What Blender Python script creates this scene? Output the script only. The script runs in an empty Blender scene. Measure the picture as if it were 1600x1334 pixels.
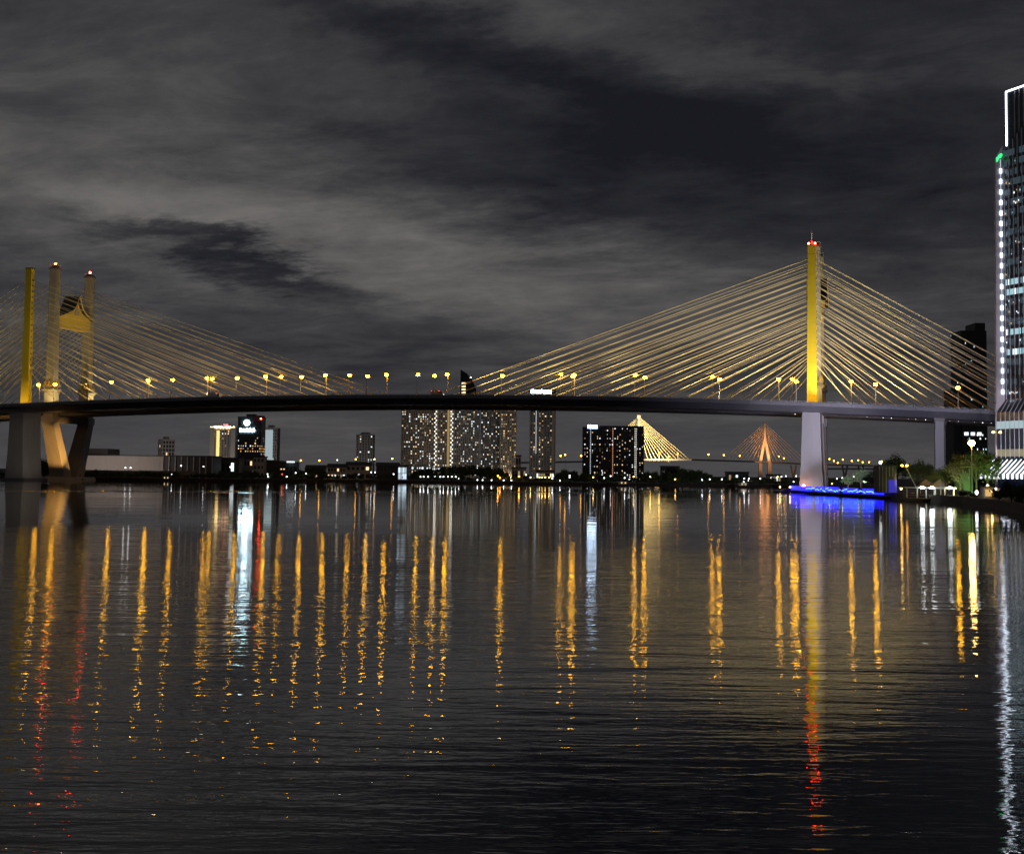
import bpy, math, random
from mathutils import Vector, Matrix, Quaternion
random.seed(7)
rnd = random.random
def U(a, b): return a + (b - a) * rnd()
scene = bpy.context.scene
col = scene.collection

# ------------------------------------------------------------------ camera
FPX, ROLL, PITCH, CAMZ = 2216.0, math.radians(0.65), math.atan(140 / 2216.0), 7.0
cam_d = bpy.data.cameras.new('camera')
cam = bpy.data.objects.new('camera', cam_d); col.objects.link(cam)
cam_d.sensor_width = 36.0
cam_d.lens = FPX / 1600.0 * 36.0
cam_d.shift_y = -67.0 / 1600.0
cam_d.clip_start = 0.5; cam_d.clip_end = 40000
cam.location = (0, 0, CAMZ)
cam.matrix_world = (Matrix.Translation((0, 0, CAMZ)) @ Matrix.Rotation(math.pi / 2 + PITCH, 4, 'X')
                    @ Matrix.Rotation(ROLL, 4, 'Z'))
scene.camera = cam

# ------------------------------------------------------------------ world: overcast night sky over a lit city
world = bpy.data.worlds.new('World'); scene.world = world; world.use_nodes = True
wt = world.node_tree; wt.nodes.clear()
class NG:
    """tiny helper for node graphs"""
    def __init__(s, tree): s.t = tree
    def n(s, typ, ins=None, **kw):
        nd = s.t.nodes.new(typ)
        for k, v in kw.items(): setattr(nd, k, v)
        for k, v in (ins or {}).items():
            if isinstance(v, bpy.types.NodeSocket): s.t.links.new(v, nd.inputs[k])
            else: nd.inputs[k].default_value = v
        return nd
    def m(s, op, a, b=0.0, c=0.0, clamp=False):
        return s.n('ShaderNodeMath', {0: a, 1: b, 2: c}, operation=op, use_clamp=clamp).outputs[0]
g = NG(wt)
tc = g.n('ShaderNodeTexCoord')
sx = g.n('ShaderNodeSeparateXYZ', {0: tc.outputs['Generated']})
X, Y, Z = sx.outputs
az = g.m('ARCTAN2', X, Y)
el = g.m('ARCSINE', Z)
uu = g.m('MULTIPLY_ADD', az, 2216.0, 800.0)          # azimuth / elevation measured in 1/2216 rad
vv = g.m('MULTIPLY_ADD', el, -2216.0, 740.0)
den = g.m('ADD', g.m('MAXIMUM', Z, 0.0), 0.13)
qx = g.m('DIVIDE', X, den); qy = g.m('DIVIDE', Y, den)
qv = g.n('ShaderNodeCombineXYZ', {0: g.m('ADD', g.m('MULTIPLY', qx, .75), g.m('MULTIPLY', qy, -.25)),
                                  1: g.m('ADD', g.m('MULTIPLY', qy, .95), g.m('MULTIPLY', qx, .34)), 2: 3.7}).outputs[0]
n1 = g.n('ShaderNodeTexNoise', {'Vector': qv, 'Scale': 1.15, 'Detail': 12.0, 'Roughness': .62, 'Distortion': .35}).outputs['Fac']
n2 = g.n('ShaderNodeTexNoise', {'Vector': qv, 'Scale': 3.4, 'Detail': 12.0, 'Roughness': .68, 'Distortion': .35}).outputs['Fac']
wob = g.n('ShaderNodeTexNoise', {'Vector': qv, 'Scale': 1.7, 'Detail': 9.0, 'Roughness': .68}).outputs['Color']
ws = g.n('ShaderNodeSeparateColor', {0: wob}).outputs
uw = g.m('ADD', uu, g.m('MULTIPLY_ADD', ws[0], 560.0, -280.0))
vw = g.m('ADD', vv, g.m('MULTIPLY_ADD', ws[1], 260.0, -130.0))
def blob(cx, cy, rx, ry, slope, amp):
    du = g.m('DIVIDE', g.m('ADD', uw, -cx), rx)
    dv = g.m('DIVIDE', g.m('SUBTRACT', g.m('ADD', vw, -cy), g.m('MULTIPLY', g.m('ADD', uw, -cx), slope)), ry)
    r2 = g.m('ADD', g.m('MULTIPLY', du, du), g.m('MULTIPLY', dv, dv))
    return g.m('MULTIPLY', g.m('EXPONENT', g.m('MULTIPLY', r2, -1.0)), amp)
acc = None
for b in [(180, 330, 460, 120, .10, .30), (120, 170, 300, 90, .2, .12), (640, 400, 420, 75, .12, .26), (330, 130, 330, 70, .25, .13), (760, 15, 330, 34, .10, .15),
          (1130, 110, 330, 34, .16, .22), (820, 190, 120, 22, .15, .14), (960, 500, 260, 60, 0, .12), (1330, 520, 260, 40, 0, .07), (-700, 250, 500, 200, 0, .15),
          (620, 70, 230, 42, .22, -.26), (900, 170, 260, 50, .2, -.16), (1080, 265, 420, 80, .05, -.22), (330, 412, 190, 24, .22, -.46),
          (560, 230, 150, 26, .25, -.13), (1450, 260, 330, 260, 0, -.12), (900, 330, 150, 30, .2, -.12), (60, 60, 200, 40, .2, -.08)]:
    v = blob(*b); acc = v if acc is None else g.m('ADD', acc, v)
hz = g.n('ShaderNodeMapRange', {0: el, 1: 0.0, 2: .09, 3: .6, 4: 0.0}, interpolation_type='SMOOTHSTEP').outputs[0]
dens = g.m('ADD', g.m('ADD', g.m('MULTIPLY_ADD', n1, .80, .035), g.m('MULTIPLY_ADD', n2, .66, -.33)), acc)
ramp = g.n('ShaderNodeValToRGB', {0: dens}); cr = ramp.color_ramp
cr.elements[0].position = .08; cr.elements[0].color = (.0085, .0088, .0122, 1)
cr.elements[1].position = .92; cr.elements[1].color = (.125, .118, .114, 1)
for p_, c_ in ((.30, (.0185, .0188, .0228, 1)), (.52, (.041, .0405, .043, 1)), (.70, (.076, .073, .072, 1))):
    e = cr.elements.new(p_); e.color = c_
glow = g.n('ShaderNodeMix', {0: hz, 6: ramp.outputs[0], 7: (.068, .0645, .066, 1)}, data_type='RGBA').outputs[2]
bg1 = g.n('ShaderNodeBackground', {'Color': glow, 'Strength': 1.22})
skyn = g.n('ShaderNodeTexSky', sky_type='NISHITA', sun_disc=False, sun_elevation=math.radians(-9), sun_rotation=math.radians(200))
bg2 = g.n('ShaderNodeBackground', {'Color': skyn.outputs[0], 'Strength': .05})
add = g.n('ShaderNodeAddShader', {0: bg1.outputs[0], 1: bg2.outputs[0]})
g.n('ShaderNodeOutputWorld', {0: add.outputs[0]})

vs = scene.view_settings
vs.view_transform = 'Standard'; vs.look = 'None'; vs.exposure = 0.0; vs.gamma = 1.0
try: vs.use_curve_mapping = False
except Exception: pass
cy = scene.cycles
cy.use_denoising = True; cy.max_bounces = 6; cy.glossy_bounces = 3; cy.diffuse_bounces = 2; cy.transparent_max_bounces = 8
cy.sample_clamp_indirect = 12.0; cy.use_light_tree = True; cy.caustics_reflective = False; cy.caustics_refractive = False

# ------------------------------------------------------------------ pixel ray -> point at a real depth
def ray(px, py):
    u, v = (px - 800) / FPX, (600 - py) / FPX
    x = u * math.cos(ROLL) - v * math.sin(ROLL); y = u * math.sin(ROLL) + v * math.cos(ROLL)
    return Vector((x, math.cos(PITCH) - y * math.sin(PITCH), math.sin(PITCH) + y * math.cos(PITCH)))
def at(px, py, Yd):
    d = ray(px, py); return Vector((0, 0, CAMZ)) + d * (Yd / d.y)
# bridge axis frame: t along the bridge from the right pylon to the left one, d away from the viewer
R0 = Vector((152.0, 717.0, 0)); UU = Vector((-.96663, .25619, 0)); NN = Vector((.25619, .96663, 0)); SPAN = 452.8
def A(t, d, z): return R0 + UU * t + NN * d + Vector((0, 0, z))
def on_row(px, py, d):
    r = ray(px, py); s = ((R0 + NN * d) - Vector((0, 0, CAMZ))).dot(NN) / r.dot(NN)
    P = Vector((0, 0, CAMZ)) + r * s; return (P - R0).dot(UU), P.z
def rail_z(t): return 48.9 - 8.8e-5 * (t - 226) ** 2

# ------------------------------------------------------------------ materials
def mat(name, c, rough=.75, var=.18, scale=.6, bump=0.0, metal=0.0, streak=False):
    m = bpy.data.materials.new(name); m.use_nodes = True; t = m.node_tree; k = NG(t)
    bs = t.nodes['Principled BSDF']; bs.inputs['Roughness'].default_value = rough; bs.inputs['Metallic'].default_value = metal
    o = k.n('ShaderNodeTexCoord').outputs['Object']
    if streak:
        o = k.n('ShaderNodeMapping', {'Vector': o, 'Scale': (1, 1, .12)}).outputs[0]
    a = k.n('ShaderNodeTexNoise', {'Vector': o, 'Scale': scale, 'Detail': 6.0, 'Roughness': .65}).outputs['Fac']
    f = k.m('MULTIPLY_ADD', a, 2 * var, 1 - var)
    cc = k.n('ShaderNodeMix', {0: 1.0, 6: (*c, 1), 7: k.n('ShaderNodeCombineColor', {0: f, 1: f, 2: f}).outputs[0]}, data_type='RGBA', blend_type='MULTIPLY').outputs[2]
    t.links.new(cc, bs.inputs['Base Color'])
    if bump:
        bn = k.n('ShaderNodeBump', {'Height': a, 'Distance': bump, 'Strength': .6})
        t.links.new(bn.outputs[0], bs.inputs['Normal'])
    return m
def emit(name, c, s, sample=True):
    m = bpy.data.materials.new(name); m.use_nodes = True
    bs = m.node_tree.nodes['Principled BSDF']
    bs.inputs['Base Color'].default_value = (.02, .02, .02, 1)
    bs.inputs['Emission Color'].default_value = (*c, 1); bs.inputs['Emission Strength'].default_value = s
    if not sample: m.cycles.emission_sampling = 'NONE'
    return m
def glassy(name, c, rough=.12):
    m = mat(name, c, rough, .1); return m
M = {
 'conc': mat('weathered_concrete', (.34, .32, .30), .85, .25, .25, .02, streak=True),
 'conc_dark': mat('dark_concrete', (.17, .16, .155), .85, .3, .2, .02, streak=True),
 'conc_pale': mat('pale_concrete', (.48, .46, .45), .8, .2, .2, .02, streak=True),
 'yellow': mat('yellow_painted_concrete', (.66, .52, .022), .6, .1, .3, .01, streak=True),
 'girder': mat('dark_girder_paint', (.21, .205, .22), .45, .2, .15, streak=True),
 'asphalt': mat('asphalt', (.05, .05, .052), .9, .2, 1.5),
 'cable': mat('stay_cable_sheath', (.78, .68, .40), .5, .06, .2),
 'cable_g': mat('stay_cable_sheath_grey', (.62, .57, .46), .5, .06, .2),
 'steel': mat('galvanised_steel', (.45, .44, .42), .45, .12, 2, metal=.3),
 'post': mat('lamp_post_paint', (.55, .47, .36), .5, .1, 2),
 'dark': mat('dark_metal', (.035, .035, .038), .5, .2, 2),
 'roof': mat('dark_roof_tile', (.035, .03, .028), .6, .25, 1.2, .03),
 'ochre': mat('ochre_painted_gable', (.62, .44, .05), .65, .15, .5, .01),
 'gold': mat('gilded_trim', (.75, .52, .16), .4, .12, 1),
 'crest': mat('grey_relief', (.36, .33, .32), .6, .2, 1),
 'wall_w': mat('whitewashed_wall', (.55, .50, .47), .85, .15, .2, streak=True),
 'wall_b': mat('beige_facade', (.52, .46, .38), .85, .15, .15, streak=True),
 'wall_g': mat('grey_facade', (.40, .40, .40), .8, .15, .15, streak=True),
 'wall_d': mat('dark_facade', (.075, .078, .088), .6, .2, .15, streak=True),
 'wall_n': mat('charcoal_facade', (.022, .022, .026), .6, .2, .15),
 'glass': mat('dark_glazing', (.03, .045, .055), .12, .2, .4),
 'soil': mat('bank_ground', (.055, .05, .042), .95, .35, .08, .1),
 'quay': mat('quay_stone', (.14, .13, .12), .9, .3, .25, .05),
 'leaf': mat('foliage', (.055, .085, .028), .7, .45, .7),
 'leaf2': mat('foliage_olive', (.085, .095, .035), .7, .4, .7),
 'bark': mat('bark', (.10, .075, .05), .9, .3, 3),
 'tent': mat('tan_canvas', (.60, .45, .30), .8, .1, .8),
 'white': mat('white_paint', (.75, .74, .72), .5, .08, 1),
 'lav': mat('pale_cladding_panel', (.50, .47, .52), .55, .1, .2, streak=True),
 'hull': mat('boat_hull', (.05, .045, .04), .7, .3, .6),
 'sodium': emit('sodium_lamp_glow', (1.0, .45, .008), 100.0),
 'sodium_far': emit('sodium_lamp_glow_far', (1.0, .42, .035), 16.0),
 'warmlamp': emit('warm_lamp_glow', (1.0, .62, .16), 14.0),
 'whitelamp': emit('white_lamp_glow', (.95, .97, 1.0), 8.0),
 'redlamp': emit('aviation_red_glow', (1.0, .03, .012), 110.0),
 'red_dim': emit('red_lamp_glow', (1.0, .06, .06), 6.0),
 'w_warm': emit('lit_window_warm', (1.0, .72, .40), 1.5, False),
 'w_cool': emit('lit_window_cool', (.86, .95, 1.0), 1.7, False),
 'w_teal': emit('faint_teal_glass_glow', (.45, .8, 1.0), .07, False),  # added faint glow lending the tower glass a teal tone
 'w_teal2': emit('dim_office_teal', (.55, .85, 1.0), .28, False),
 'w_low': emit('lit_window_faint', (1.0, .80, .56), .05, False),
 'w_dim': emit('lit_window_dim', (1.0, .74, .46), .32, False),
 'w_amber': emit('lit_window_amber', (1.0, .55, .16), 1.0, False),
 'w_cyan': emit('lit_office_cyan', (.55, .9, 1.0), .75, False),
 'sign': emit('sign_white_glow', (.62, .88, 1.0), 45.0),
 'signb': emit('sign_blue_white_glow', (.55, .74, 1.0), 32.0),
 'led': emit('facade_led_glow', (.74, .87, 1.0), 5.0),
 'led_line': emit('roof_led_line_glow', (.82, .83, 1.0), 6.0),
 'green': emit('green_sign_glow', (.03, .9, .2), 2.2),
 'blue': emit('blue_led_glow', (.010, .010, 1.0), 5.0),
 'bluew': emit('pale_blue_led_glow', (.15, .5, 1.0), 2.4),
 'gold_led': emit('gold_strip_glow', (1.0, .62, .20), 1.6),
 'panel_w': emit('lit_white_panel', (.72, .9, .95), .45, False),
}

# ------------------------------------------------------------------ mesh builder
class MB:
    def __init__(s): s.v = []; s.f = []
    def quad(s, a, b, c, d):
        i = len(s.v); s.v += [Vector(a), Vector(b), Vector(c), Vector(d)]; s.f.append((i, i + 1, i + 2, i + 3)); return s
    def hexa(s, p):      # 8 points: bottom ring 0-3, top ring 4-7
        i = len(s.v); s.v += [Vector(q) for q in p]
        for f in ((3, 2, 1, 0), (4, 5, 6, 7), (0, 1, 5, 4), (1, 2, 6, 5), (2, 3, 7, 6), (3, 0, 4, 7)): s.f.append(tuple(i + k for k in f))
        return s
    def box(s, x0, x1, y0, y1, z0, z1):
        return s.hexa([(x0, y0, z0), (x1, y0, z0), (x1, y1, z0), (x0, y1, z0), (x0, y0, z1), (x1, y0, z1), (x1, y1, z1), (x0, y1, z1)])
    def frus(s, c0, w0, d0, c1, w1, d1, ax=None, ay=None):   # tapered block between two centres
        ax = ax or Vector((1, 0, 0)); ay = ay or Vector((0, 1, 0)); c0 = Vector(c0); c1 = Vector(c1); p = []
        for c, w, d in ((c0, w0, d0), (c1, w1, d1)):
            for sx_, sy_ in ((-1, -1), (1, -1), (1, 1), (-1, 1)): p.append(c + ax * (sx_ * w / 2) + ay * (sy_ * d / 2))
        return s.hexa(p)
    def tube(s, a, b, r0, r1=None, n=8, cap=True):
        a = Vector(a); b = Vector(b); r1 = r0 if r1 is None else r1; q = (b - a).to_track_quat('Z', 'Y'); i = len(s.v)
        for c, r in ((a, r0), (b, r1)):
            for k in range(n):
                an = 2 * math.pi * k / n; s.v.append(c + q @ Vector((r * math.cos(an), r * math.sin(an), 0)))
        for k in range(n): s.f.append((i + k, i + (k + 1) % n, i + n + (k + 1) % n, i + n + k))
        if cap: s.f.append(tuple(i + k for k in reversed(range(n)))); s.f.append(tuple(i + n + k for k in range(n)))
        return s
    def ball(s, c, rx, ry=None, rz=None, n=8, m=6):
        ry = ry or rx; rz = rz or rx; c = Vector(c); i = len(s.v)
        s.v.append(c + Vector((0, 0, -rz)))
        for j in range(1, m):
            ph = -math.pi / 2 + math.pi * j / m
            for k in range(n):
                an = 2 * math.pi * k / n
                s.v.append(c + Vector((rx * math.cos(ph) * math.cos(an), ry * math.cos(ph) * math.sin(an), rz * math.sin(ph))))
        s.v.append(c + Vector((0, 0, rz))); top = len(s.v) - 1
        for k in range(n):
            s.f.append((i, i + 1 + (k + 1) % n, i + 1 + k))
            b = i + 1 + (m - 2) * n; s.f.append((top, b + k, b + (k + 1) % n))
            for j in range(m - 2):
                r = i + 1 + j * n; s.f.append((r + k, r + (k + 1) % n, r + n + (k + 1) % n, r + n + k))
        return s
    def prism(s, pts, ext):      # polygon (list of points) extruded by vector
        n = len(pts); i = len(s.v); e = Vector(ext); s.v += [Vector(p) for p in pts] + [Vector(p) + e for p in pts]
        s.f.append(tuple(i + k for k in range(n))); s.f.append(tuple(i + n + k for k in reversed(range(n))))
        for k in range(n): s.f.append((i + (k + 1) % n, i + k, i + n + k, i + n + (k + 1) % n))
        return s
    def sweep(s, rings, closed=True):
        n = len(rings[0]); i = len(s.v)
        for r in rings: s.v += [Vector(p) for p in r]
        for j in range(len(rings) - 1):
            for k in range(n if closed else n - 1):
                a = i + j * n + k; b = i + j * n + (k + 1) % n; s.f.append((a, b, b + n, a + n))
        if closed:
            s.f.append(tuple(i + k for k in reversed(range(n)))); e = i + (len(rings) - 1) * n; s.f.append(tuple(e + k for k in range(n)))
        return s
    def mesh(s, name, m, off=None, smooth=False):
        me = bpy.data.meshes.new(name); o = off or Vector((0, 0, 0))
        me.from_pydata([tuple(v - o) for v in s.v], [], s.f); me.update()
        if m: me.materials.append(M[m] if isinstance(m, str) else m)
        if smooth: me.polygons.foreach_set('use_smooth', [True] * len(me.polygons))
        return me
    def build(s, name, m, parent=None, off=None, smooth=False, kind=None):
        ob = bpy.data.objects.new(name, s.mesh(name, m, off, smooth)); col.objects.link(ob)
        if parent: ob.parent = parent
        if kind: ob['kind'] = kind
        return ob
def empty(name, loc, rz=0.0):
    o = bpy.data.objects.new(name, None); col.objects.link(o); o.location = loc; o.rotation_euler = (0, 0, rz); o.empty_display_size = .5; return o
def tag(o, label, cat, group=None):
    o['label'] = label; o['category'] = cat
    if group: o['group'] = group
    return o
def inst(name, me, parent=None, loc=(0, 0, 0)):
    o = bpy.data.objects.new(name, me); col.objects.link(o); o.location = loc
    if parent: o.parent = parent
    return o
def copy_tree(o, parent=None):
    c = o.copy(); col.objects.link(c); c.parent = parent
    for ch in list(o.children): copy_tree(ch, c)
    return c
def spot(loc, target, power, color, deg, parent=None, off=None, blend=.6, rad=.3):
    ld = bpy.data.lights.new('flood_or_fill_lamp', 'SPOT'); ld.energy = power; ld.color = color; ld.spot_size = math.radians(deg); ld.spot_blend = blend; ld.shadow_soft_size = rad
    o = bpy.data.objects.new('flood_or_fill_lamp', ld); col.objects.link(o)
    d = Vector(target) - Vector(loc); o.rotation_euler = d.to_track_quat('-Z', 'Y').to_euler()
    o.location = Vector(loc) - (off or Vector((0, 0, 0)))
    if parent: o.parent = parent
    return o
def flood(root, off, loc, target, power, color, deg, blend=.6):
    """floodlight fitting: bracket, housing and its own beam"""
    loc = Vector(loc); d = (Vector(target) - loc).normalized()
    mb = MB(); mb.tube(loc - d * .8, loc - d * .1, .28, .42, 8); mb.tube(loc - d * .5 - Vector((0, 0, .9)), loc - d * .5, .07, .07, 6)
    mb.build('flood_or_fill_light', 'dark', root, off)
    spot(loc + d * .15, target, power, color, deg, root, off, blend)
YEL = (1.0, .80, .40); AMB = (1.0, .60, .20); LAV = (.93, .86, 1.0)

# ------------------------------------------------------------------ setting: water and banks
wm = bpy.data.materials.new('river_water'); wm.use_nodes = True; t = wm.node_tree; k = NG(t); bs = t.nodes['Principled BSDF']
bs.inputs['Base Color'].default_value = (.006, .007, .0075, 1); bs.inputs['Roughness'].default_value = .02; bs.inputs['IOR'].default_value = 1.33
oc = k.n('ShaderNodeTexCoord').outputs['Object']
def wav(rot, sx_, sy_, sc, det, dist=.3):
    mp = k.n('ShaderNodeMapping', {'Vector': oc, 'Rotation': (0, 0, math.radians(rot)), 'Scale': (sx_, sy_, 1)}).outputs[0]
    return k.n('ShaderNodeTexNoise', {'Vector': mp, 'Scale': sc, 'Detail': det, 'Roughness': .5, 'Distortion': dist}, noise_dimensions='2D').outputs['Fac']
patch = k.n('ShaderNodeTexNoise', {'Vector': k.n('ShaderNodeMapping', {'Vector': oc, 'Scale': (.4, 1, 1)}).outputs[0], 'Scale': .035, 'Detail': 3.0}, noise_dimensions='2D').outputs['Fac']
pf = k.n('ShaderNodeMapRange', {0: patch, 1: .35, 2: .65, 3: .55, 4: 1.25}).outputs[0]
h = k.m('ADD', k.m('MULTIPLY', wav(-9, .20, 1, .55, 2.0), .050), k.m('MULTIPLY', wav(6, .24, 1, 1.5, 2.0), .020))
h = k.m('ADD', h, k.m('MULTIPLY', wav(-3, .34, 1, 4.0, 2.0), .0098))
yy_ = k.n('ShaderNodeSeparateXYZ', {0: oc}).outputs
calm = k.n('ShaderNodeMapRange', {0: yy_[1], 1: 80.0, 2: 215.0, 3: .92, 4: .16}, interpolation_type='SMOOTHSTEP').outputs[0]   # sheltered, smoother water towards the far shore
pf = k.m('MULTIPLY', pf, calm)
h = k.m('ADD', k.m('MULTIPLY', h, pf), k.m('MULTIPLY', wav(3, .2, 1, .12, 1.0), .04))
# old boat wake: a ragged band of choppier water running obliquely across the river
dl = k.m('ADD', k.m('MULTIPLY', yy_[0], -.533), k.m('MULTIPLY', k.m('ADD', yy_[1], -536.0), .846))
band = k.m('EXPONENT', k.m('MULTIPLY', k.m('MULTIPLY', dl, dl), -1 / (17.0 ** 2)))
bm = k.n('ShaderNodeMapRange', {0: k.n('ShaderNodeTexNoise', {'Vector': oc, 'Scale': .045, 'Detail': 2.0}, noise_dimensions='2D').outputs['Fac'], 1: .47, 2: .58, 3: 0.0, 4: 1.0}).outputs[0]
h = k.m('ADD', h, k.m('MULTIPLY', k.m('MULTIPLY', wav(12, .45, 1, .25, 1.0), .9), k.m('MULTIPLY', band, bm)))
bn = k.n('ShaderNodeBump', {'Height': h, 'Distance': 1.0, 'Strength': 1.0})
t.links.new(bn.outputs[0], bs.inputs['Normal'])
w = MB().quad((-9000, -300, 0), (9000, -300, 0), (9000, 14000, 0), (-9000, 14000, 0)).build('water', wm)
w['kind'] = 'structure'
def land(name, pts, z, m):
    mb = MB(); mb.prism([(x, y, -2.0) for x, y in pts][::-1], (0, 0, 2.0 + z)); o = mb.build(name, m); o['kind'] = 'structure'; return o
GZ = 1.6
far_edge = [(-3000, 700), (-600, 796), (-345, 848), (-330, 905), (-215, 905), (-192, 912), (-100, 985), (40, 930), (130, 936), (190, 940), (420, 990), (3000, 1300)]
land('far_bank_ground', far_edge + [(12000, 1300), (12000, 13500), (-12000, 13500), (-12000, 700)], GZ, 'soil')
right_edge = [(170, 668), (129, 640), (128, 600), (131, 484), (127, 399), (112, 322), (100, 274), (92, 200), (100, 60)]
land('right_bank_ground', right_edge[::-1] + [(170, 668), (600, 700), (3000, 700), (3000, 60)], 1.9, 'soil')
# stone embankment blocks along the right quay, as far as they can be told apart
mbk = MB(); mbk.box(-2.45, 2.45, -.35, .35, -1.2, 2.05); blk = mbk.mesh('stone_block', 'quay')
quay = empty('quay_wall', (128, 480, 0)); quay['kind'] = 'structure'
for a, b in zip(right_edge[1:6], right_edge[2:7]):
    a = Vector((*a, 0)); b = Vector((*b, 0)); L = (b - a).length; n_ = int(L / 5); dr = (b - a).normalized()
    for i in range(n_):
        o = inst('stone_block', blk, quay, a + dr * ((i + .5) * L / n_) - Vector((128, 480, 0)) + Vector((0, 0, U(-.05, .05)))); o.rotation_euler = (0, 0, math.atan2(dr.y, dr.x)); o.scale = (L / n_ / 5, 1, 1)

# ------------------------------------------------------------------ shared: stay cables
_cu = MB(); _cu.tube((0, 0, 0), (0, 0, 1), 1, 1, 6); CUM = {}
def cable(root, off, a, b, r, m, anchor=True):
    if m not in CUM: CUM[m] = _cu.mesh('stay_cable', m, smooth=True)
    o = inst('stay_cable', CUM[m], root, Vector(a) - off); d = Vector(b) - Vector(a)
    o.rotation_mode = 'QUATERNION'; o.rotation_quaternion = d.to_track_quat('Z', 'Y'); o.scale = (r, r, d.length)
    if anchor:      # protective sleeve where the stay enters the deck
        if 'anc' not in CUM: CUM['anc'] = MB().tube((0, 0, 0), (0, 0, 1), 1, .8, 6).mesh('anchor_sleeve', 'cable')
        s = inst('anchor_sleeve', CUM['anc'], root, Vector(a) - off); s.rotation_mode = 'QUATERNION'
        s.rotation_quaternion = o.rotation_quaternion; s.scale = (r * 2.1, r * 2.1, 3.2)
    return o
def deck_parts(root, off, d0, d1, web, t0, t1, m_g, depth):
    ts = [t0 + (t1 - t0) * i / 80 for i in range(81)]; dc = (d0 + d1) / 2
    g_ = [[A(t, d0, rail_z(t) - 1.25), A(t, d1, rail_z(t) - 1.25), A(t, d1, rail_z(t) - 2.3), A(t, dc + web, rail_z(t) - depth), A(t, dc - web, rail_z(t) - depth), A(t, d0, rail_z(t) - 2.3)] for t in ts]
    MB().sweep(g_).build('deck_girder', m_g, root, off)
    MB().sweep([[A(t, d0 + .5, rail_z(t) - 1.21), A(t, d1 - .5, rail_z(t) - 1.21)] for t in ts], False).build('road_surface', 'asphalt', root, off)
    for d, s in ((d0, 1), (d1, -1)):
        MB().sweep([[A(t, d - .12 * s, rail_z(t) - 1.75), A(t, d + .38 * s, rail_z(t) - 1.75), A(t, d + .3 * s, rail_z(t) - .45), A(t, d - .12 * s, rail_z(t) - .45)] for t in ts]).build('parapet', m_g, root, off)
        MB().sweep([[A(t, d, rail_z(t) - .14), A(t, d + .16 * s, rail_z(t) - .14), A(t, d + .16 * s, rail_z(t)), A(t, d, rail_z(t))] for t in ts]).build('handrail', 'steel', root, off)
        mb = MB()
        for i in range(int((t1 - t0) / 4)):
            tt = t0 + 2 + 4 * i; mb.tube(A(tt, d + .08 * s, rail_z(tt) - .46), A(tt, d + .08 * s, rail_z(tt) - .1), .06, .06, 4, False)
        mb.build('rail_posts', 'steel', root, off, kind='stuff')
# ------------------------------------------------------------------ near bridge (single yellow pylons)
nb = empty('cable_stayed_bridge', A(226, 0, 0)); no = Vector(nb.location)
tag(nb, 'nearer cable-stayed bridge with single slender floodlit yellow pylons and golden cables', 'bridge', None)
deck_parts(nb, no, -16.5, 16.5, 9.0, -300, 660, 'girder', 5.2)
for tp, sgn in ((0.0, 1), (SPAN, -1)):
    zt = 124.6
    py = MB(); py.frus(A(tp, 0, rail_z(tp) - 1.3), 4.95, 3.7, A(tp, 0, zt), 3.95, 3.1, UU, NN)
    py.frus(A(tp, 0, rail_z(tp) - 1.25), 6.0, 4.6, A(tp, 0, rail_z(tp) + .6), 5.8, 4.4, UU, NN)
    pyl = py.build('pylon', 'yellow', nb, no)
    pj = MB()
    for zz in range(50, 122, 5):
        f_ = (zz - 43) / 81.6; w_, d_ = 4.95 - f_ + .05, 3.7 - .6 * f_ + .05; pj.frus(A(tp, 0, zz), w_, d_, A(tp, 0, zz + .16), w_, d_, UU, NN)
    pj.build('pour_joints', 'ochre', pyl, no, kind='stuff')
    MB().frus(A(tp, 0, zt), 4.3, 3.4, A(tp, 0, zt + .5), 4.3, 3.4, UU, NN).build('pylon_cap', 'dark', pyl, no)
    if sgn == 1:
        for dt in (-1.7, 1.5): MB().ball(A(tp + dt, -1.3, zt + .95), .55).build('aviation_lamp', 'redlamp', pyl, no)
        MB().tube(A(tp, 0, zt + .4), A(tp, 0, zt + 7.5), .2, .13, 6).build('antenna', 'white', pyl, no)
        MB().tube(A(tp - 1.9, -1.5, zt + 1.2), A(tp + 1.9, -1.5, zt + 1.2), .06).build('guard_rail', 'steel', pyl, no)
    ab = MB(); ab.box(-.3, .3, -.45, .45, -.4, .4); abm = ab.mesh('anchor_box', 'dark')
    for side in (1, -1):
        for i in range(17):
            f = i / 16.0; za = 64 + (117.8 - 64) * f
            main = (side == sgn)
            ta = tp + side * ((22 + f * 183) if main else (20 + f * 122))
            cable(nb, no, A(ta, 0, rail_z(ta) - 1.0), A(tp + side * 1.9, 0, za), .185, 'cable')
            bx = inst('anchor_box', abm, pyl, A(tp + side * (2.42 - .45 * (za - 44) / 80), 0, za) - no); bx.rotation_euler = (0, 0, math.atan2(UU.y, UU.x))
    zb = rail_z(tp) - 5.1
    pr = MB(); pr.frus(A(tp, 0, 1.2), 12.0, 19.0, A(tp, 0, 14), 10.2, 18.2, UU, NN); pr.frus(A(tp, 0, 14), 10.2, 18.2, A(tp, 0, zb), 8.6, 17.6, UU, NN)
    pr.build('pier', 'conc_pale' if sgn == 1 else 'conc', nb, no)
    MB().frus(A(tp, 0, -1.5), 17, 25, A(tp, 0, 1.25), 16, 24, UU, NN).build('pile_cap', 'conc_dark', nb, no)
fj = MB(); fj.hexa([Vector(p) for p in ((-.14, -.1, -2.2), (.14, -.1, -2.2), (.14, .05, -2.2), (-.14, .05, -2.2), (-.14, -.1, 0), (.14, -.1, 0), (.14, .05, 0), (-.14, .05, 0))]); fjm = fj.mesh('segment_joint', 'conc_dark')
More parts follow.
